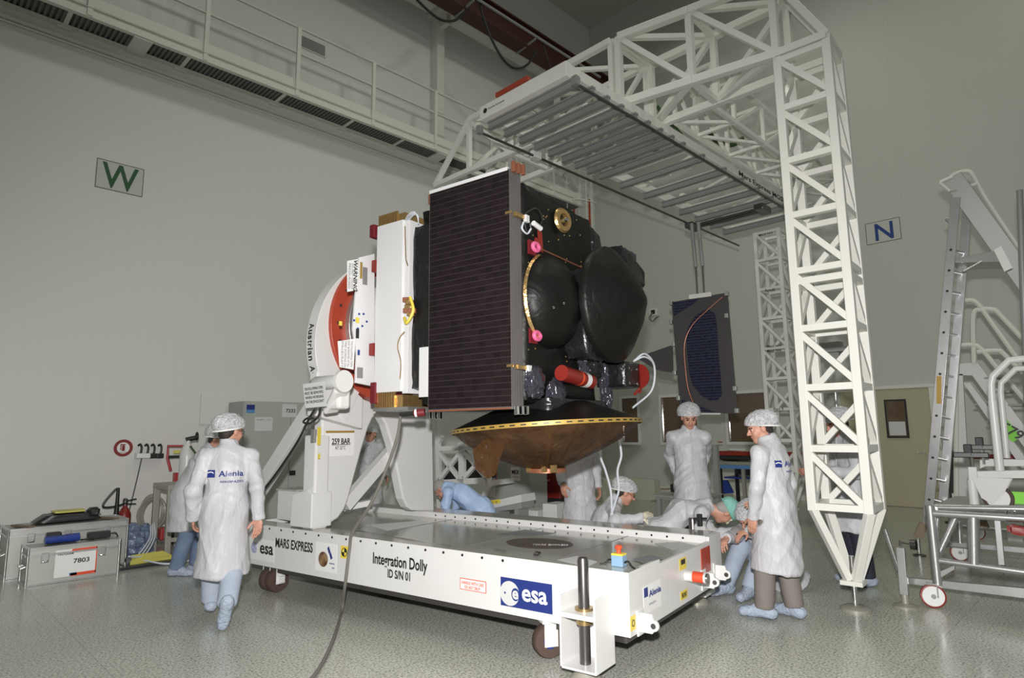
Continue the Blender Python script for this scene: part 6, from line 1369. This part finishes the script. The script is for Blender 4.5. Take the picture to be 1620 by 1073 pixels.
    # ---- cap
    if cap:
        G = Field(H-.21, H+.25, .008)
        if cap == 'gauze': G.ell(hp(0, -.035, .055), (.128, .148, .105), B, .01); G.cut(hp(0, .06, .046), B @ A3(0, .30, -1)); G.cone(hp(0, .085, .048), hp(0, -.115, .015), .02, .02, .01) if False else None
        else: G.ell(hp(0, -.02, .05), (.104, .122, .098), B, .01); G.cut(hp(0, .06, .03), B @ A3(0, .12, -1))
        v, f = G.mesh(); v = wrinkle(v, f, .009, seed+50, 30, 55, 10); link('hair_cover', v, f, [M[cap]], root, base)
        ring_ = MB().tube([V(hp(.116*math.cos(a), -.035+.134*math.sin(a), .046+.3*(-.095+.134*math.sin(a))) if cap == 'gauze' else hp(.100*math.cos(a), -.02+.116*math.sin(a), .03+.12*(-.08+.116*math.sin(a)))) + V(base) for a in [i*math.pi/16 for i in range(32)]], .007, 6, closed=True); ring_.build('cap_band', M['paper'] if cap == 'gauze' else M[cap], root)
    if glasses:
        mb = MB()
        for sg in (-1, 1): mb.tube([V(hp(sg*(.032+.021*math.cos(a)), .103-.008*abs(math.cos(a)), .004+.015*math.sin(a)))+V(base) for a in [i*math.pi/8 for i in range(16)]], .0022, 6, closed=True); mb.tube([V(hp(sg*.053, .098, .006))+V(base), V(hp(sg*.078, -.005, .012))+V(base)], .0022, 6)
        mb.tube([V(hp(-.011, .106, .008))+V(base), V(hp(.011, .106, .008))+V(base)], .0022, 6).build('glasses', M['black'], root)
    # ---- trousers
    T = Field(lo, hi, .009); T.cone(P-side*.05, P+side*.05, .11, .11, .03, (front, .8))
    for a, b, c in ((HR_, KR, aR), (HL_, KL, aL)): T.cone(a-A3(*((a-P)*.2)), b, .092, .086, .03); T.cone(b, c+nrm(c-b)*-.015, .088, .078, .03)
    for a in (aR, aL):
        sl, g = T.blk(a-.12, a+.12, .03)
        if sl is not None: b = KR if a is aR else KL; d = nrm(a-b); T.D[sl] = np.where(np.linalg.norm(g-a, axis=-1) < .13, np.maximum(T.D[sl], (g-a) @ d-.012), T.D[sl])
    v, f = T.mesh(); v = wrinkle(v, f, .006, seed+9, 6, 26); link('trousers', v, f, [M[pants]], root, base)
    # ---- shoe covers
    for a, t_ in ((aR, toeR), (aL, toeL)):
        t_ = nrm(t_); up = A3(0, 0, 1) if abs(t_[2]) < .4 else nrm(A3(0, 1, .3)-t_*(A3(0, 1, .3) @ t_)); up = nrm(up-t_*(up @ t_)); sd = np.cross(t_, up)
        S_ = Field(a-.28, a+.28, .007); hl = a-up*.045-t_*.055; to = a-up*.055+t_*.17
        S_.cone(hl, to, .046, .044, .02, (up, .9)); S_.cone(hl+t_*.02, a-up*.01, .046, .044, .03); S_.cone(a, a+t_*.12-up*.05, .05, .035, .03); S_.cut(a-up*.088, -up)
        v, f = S_.mesh(); v = wrinkle(v, f, .006, seed+3, 30, 60); link('shoe_cover', v, f, [M[shoes]], root, base)
    # ---- coat
    if coat:
        K = Field(lo, hi, .0095); fl2 = (front, .72)
        K.cone(N-spine*.11-front*.01, C, .115, .152, .06, fl2); K.cone(C, P, .152, .175, .06, fl2)
        hv = A3(*hemv) if hemv is not None else A3(P[0]*.7, P[1]+.025, hem)
        K.cone(P, hv, .178, skirt-.02, .05, (front, .88) if abs(spine[2]) > .7 else None)
        K.cone(N-spine*.045, SR, .056, .058, .05); K.cone(N-spine*.045, SL, .056, .058, .05)
        for a, b, c in ((SR, ER, wr), (SL, EL, wl)): K.cone(a, b, .062, .056, .035); K.cone(b, c, .056, .047, .03)
        K.cone(N-spine*.03, N+spine*.03+front*.012, .082, .074, .02)
        dh = nrm(hv-P); K.cut(hv, dh)
        for b, c in ((ER, wr), (EL, wl)): 
            d = nrm(c-b); sl, g = K.blk(c-.09, c+.09, .03)
            if sl is not None: K.D[sl] = np.where((np.linalg.norm(g-c, axis=-1) < .085), np.maximum(K.D[sl], (g-c) @ d-.012), K.D[sl])
        K.cone(N+spine*.035+front*.015, N+spine*.12+front*.02, .058, .060, .02, sub=True)
        v, f = K.mesh(); v = wrinkle(v, f, .020, seed, .8, 16, 4); v = wrinkle(v, f, .012, seed+1, 5, 36, 5); lk = link('coat', v, f, [M[coat]], root, base)
        for b, c in ((ER, wr), (EL, wl)):
            d = V(nrm(c-b)); MB().lathe([(.046, -.03), (.050, -.01), (.048, .012), (.042, .014)], V(c)+V(base), d, 20).build('cuff', M[coat], root)
        root['_coat'] = 0; del root['_coat']
        if abs(spine[2]) > .8:
            mb = MB(); pp_ = [N-spine*.02+front*.078, C+front*.128, P+front*.148, hv+front*(skirt*.78+.004)+A3(0, 0, .03)]
            mb.tube([V(q+front*.006)+V(base) for q in pp_], .008, 6).build('placket', M[coat], root)
    return dict(root=root, base=V(base), N=V(N), C=V(C), P=V(P), front=V(front), side=V(side), spine=V(spine), fr=fr, coat=lk if coat else None)
def grid(c, wd, ht, xd, yd, f, bow=0., n=8):
    vs = [c+xd*wd*(i/n-.5)+yd*(ht*(j/n-.5)+bow*ht*2*math.sin(math.pi*i/n)) + f*.002 for j in range(n+1) for i in range(n+1)]
    return MB().add(vs, [(j*(n+1)+i, j*(n+1)+i+1, (j+1)*(n+1)+i+1, (j+1)*(n+1)+i) for j in range(n) for i in range(n)])
def back_logo(p, zc=-.20, dx=0.0, wd=.34, off=.14, s1='Alenia', s2='AEROSPAZIO'):
    """logo printed on the back of the coat: each glyph lies on the cloth"""
    f = -p['front']; xd = p['side']; yd = p['spine']; c = p['base']+p['N']+yd*zc+xd*dx+f*off; r = p['root']
    parts = [text(s1, (wd*.66, wd*.17), c+xd*wd*.17, xd, yd, M['logo_blue'], r, bold=.02), text(s2, (wd*.62, wd*.06), c+xd*wd*.19-yd*wd*.24, xd, yd, M['logo_blue'], r, bold=.02),
             grid(c-xd*wd*.36, wd*.21, wd*.21, xd, yd, f).build('logo_square', M['logo_blue'], r), grid(c-xd*wd*.37+yd*wd*.01, wd*.17, wd*.03, xd, yd, f, .5).build('logo_wave', M['paper'], r)]
    for o in parts:
        if p['coat']:
            m = o.modifiers.new('lie_on_cloth', 'SHRINKWRAP'); m.target = p['coat']; m.wrap_method = 'PROJECT'; m.use_negative_direction = True; m.use_positive_direction = True; m.offset = .013 if o.name.startswith('logo_wave') else .009
            d = f; m.use_project_x = False; m.use_project_y = True; m.use_project_z = False; m.wrap_mode = 'ABOVE_SURFACE' if hasattr(m, 'wrap_mode') else m.wrap_mode
def flr(x, y): p = ROOM.at(x, y, 2, 0); return (p.x, p.y)
def loc_of(pos, face, wp):
    fr = Frame(math.atan2(-face[0], face[1])); return tuple(fr.loc(V(wp)) - fr.loc(V((pos[0], pos[1], 0))))
def at_depth(px, py, dist, nrm_=None):
    d = ROOM.ray(px, py); return V((0, 0, EYE)) + d*(dist)       # dist: distance along the lens axis
# 1 walking away
fc = (.40, .92); q = flr(345, 996); pos = (q[0]+fc[0]*.16, q[1]+fc[1]*.16)
p = person('person in white coat with blue Alenia lettering walking away at left', pos, fc, 1, N=(0, .03, 1.475), C=(0, .01, 1.28), H=(.01, .06, 1.605), look=(.72, .62, -.12), wr=(.265, -.04, .86), wl=(-.25, .06, .88), ankR=(.06, -.26, .225), toeR=(-.12, .42, -.8), kpR=(.1, 1, 0), ankL=(-.09, .30, .09), toeL=(-.1, 1, 0),
           pants='jeans_pale', glasses=True, hem=.40, skirt=.235, handR=(A3(.03, .02, -1), A3(-.3, -.6, 0), .35))
back_logo(p, -.235, -.015, .285)
# 2 behind him, reaching to the drive box
hw = DOL.w(aY(426, 767, 4.45)); pos = flr(296, 908); fc = nrm(A3(hw.x-pos[0], hw.y-pos[1], 0))[:2]
person('person in white coat and dark jeans, mostly hidden behind the walking person', pos, fc, 2, P=(0, -.05, .90), C=(0, .08, 1.22), N=(0, .19, 1.40), H=(0, .27, 1.52), look=(0, 1, -.4), wr=loc_of(pos, fc, hw), wl=(-.26, .30, .9), ankR=(.1, -.08, .09), ankL=(-.1, .05, .09), pants='jeans', hem=.50)
# 3 seen through the arch
g = DOL.w(aY(586, 700, 7.0)); pos = (g.x, g.y)
person('person in white coat standing behind the arch of the tilt stand', pos, (-.35, -.93), 3, wr=(.10, .16, 1.46), wl=(-.26, .1, .9), poleR=(1, .1, -.6), handR=(A3(-.2, -.1, 1), A3(-1, 0, 0), .5), look=(.6, .8, -.1), scale=.97)
# 4 bending in a pale blue gown
g = DOL.w(aY(726, 790, 6.55)); pos = (g.x, g.y); lf = RT*-1
person('person in pale blue gown bent low behind the dolly, grey hair', pos, (lf.x*.9+.2, lf.y*.9+.1), 4, P=(0, -.30, .55), C=(0, -.06, .75), N=(0, .16, .83), H=(0, .25, .81), look=(0, .35, -1), updir=(0, 1, .3), wr=(.2, .35, .35), wl=(-.2, .35, .35), ankR=(.14, -.12, .09), ankL=(-.14, -.2, .09), coat='coat_blue', cap=None, hair='hair_grey', hemv=(0, -.34, .36), skirt=.24)
# 5 behind the dish
g = DOL.w(aY(918, 800, 7.05)); pos = (g.x, g.y)
person('person in white coat standing behind the amber dish, only the torso visible', pos, (-.55, -.83), 5, wr=(.25, .12, .93), wl=(-.24, .02, .86), handR=(A3(.0, .2, -1), A3(-.6, -.6, 0), .3), hem=.42, skirt=.25, pants='jeans_pale')
# 6 kneeling, reaching right
g = DOL.w(aY(962, 820, 6.35)); pos = (g.x, g.y); rg = RT
hw = DOL.w(aY(1014, 820, 6.12)); fc = nrm(A3(rg.x+.05, rg.y-.1, 0))[:2]
person('person kneeling behind the dolly in glasses and hair cap, reaching right', pos, fc, 6, P=(0, -.16, .36), C=(0, -.03, .63), N=(0, .09, .81), H=(0, .20, .89), look=(0, 1, -.5), wr=loc_of(pos, fc, hw), wl=(-.1, .35, .6), ankR=(.12, -.35, .09), ankL=(-.14, .18, .09), kpR=(.2, 1, -.6), kpL=(-.2, .5, 1), handR=(A3(0, 1, -.45), A3(0, -.3, -1), .12), glove=True, glasses=True, hemv=(0, -.12, .10), skirt=.30)
# 7 standing with hands behind the back
g = at_depth(1096, 790, 7.35); pos = (g.x, g.y)
person('person in white coat and hair cap standing with hands behind the back', pos, (-.79, -.61), 7, look=(0, 1, -.42), H=(0, .05, 1.615), wr=(.12, -.17, .95), wl=(-.12, -.17, .97), poleR=(.35, -1, 0), poleL=(-.35, -1, 0), scale=1.06, pants='trousers_grey', hem=.50)
# 8 bent over in a green cap
g = DOL.w(aY(1080, 850, 6.3)); pos = (g.x, g.y); fc = nrm(A3(rg.x*.95-.15, rg.y*.95-.1, 0))[:2]
hw = DOL.w(aY(1108, 836, 5.85))
person('person in white coat and green cap bent over the dolly corner', pos, fc, 8, P=(0, -.24, .50), C=(0, .0, .73), N=(0, .25, .81), H=(0, .43, .755), poleR=(.5, -.3, -1), poleL=(-.3, -.3, -1), look=(-.25, .3, -1), updir=(0, 1, .45), wr=loc_of(pos, fc, hw), wl=(-.1, .55, .55), ankR=(.14, -.22, .09), ankL=(-.14, .0, .09), cap='cap_green', hair='hair_grey', glove=True, handR=(A3(.1, .9, -.5), A3(-.4, 0, -1), .55), hemv=(0, -.28, .20), skirt=.25)
# 9 sitting on the floor facing left
q = flr(1152, 946); fc = nrm(A3(-rg.x*.85-.35, -rg.y*.85-.38, 0))[:2]; pos = (q[0]-fc[0]*.46+rg.x*.09, q[1]-fc[1]*.46+rg.y*.09)
hw = DOL.w(aY(1140, 856, 5.95))
person('person in pale jeans crouching at the dolly corner, cap head bowed', pos, fc, 9, P=(0, -.16, .22), C=(0, .02, .47), N=(0, .13, .63), H=(-.02, .25, .715), look=(.1, 1, -.75), wr=loc_of(pos, fc, hw), wl=(-.1, .38, .62), ankR=(.13, .46, .10), ankL=(-.1, .40, .10), kpR=(.1, .3, 1), kpL=(-.1, .3, 1), pants='jeans_pale', handR=(A3(-.3, .9, -.3), A3(-.2, -.2, -1), .5), handL=(A3(.3, .9, -.3), A3(.2, -.2, -1), .5), hemv=(0, -.26, .06), skirt=.27)
c = DOL.w(aY(1107, 824, 5.83)); t = thing('clamp_tool', 'small black clamp tool held by the man in the green cap', 'tool', c-V((0, 0, .05)))
MB().bb(c-V((.02, .02, .05)), c+V((.02, .02, .06))).build('tool_body', M['black_plastic'], t, bevel=.004); MB().tube([c+V((-.04, .04, .02)), c+V((.04, -.05, .02))], .009, 8).build('tool_handle', M['black'], t)
# 10 standing at right, three quarter back view
q = flr(1239, 980); pos = q; fc = (.06, 1.0)
p = person('person in white coat and grey trousers standing at right beside the gantry tower', pos, fc, 10, N=(0, .03, 1.455), C=(0, -.01, 1.26), H=(0, .09, 1.575), look=(-.75, .8, -.3), wl=(-.20, .10, .84), poleL=(-1, -.6, -.1), wr=(.22, .22, .95), handL=(A3(.1, .25, -1), A3(.8, 0, 0), .35), pants='trousers_grey', hem=.40, ankR=(.11, -.05, .09), ankL=(-.11, .10, .09), toeL=(-.3, 1, 0), skirt=.245, shoes='shoe_cover')
back_logo(p, -.185, -.02, .26)
# 11 behind the near tower
q = flr(1362, 925); pos = q; fc = nrm(A3(-rg.x+.1, -rg.y+.0, 0))[:2]
person('person in white coat and navy trousers standing behind the near gantry tower', pos, fc, 11, N=(0, .03, 1.475), H=(0, .10, 1.585), look=(0, 1, -.45), wr=(.2, .32, 1.1), wl=(-.2, .32, 1.1), pants='trousers_navy', hem=.52, scale=1.02)
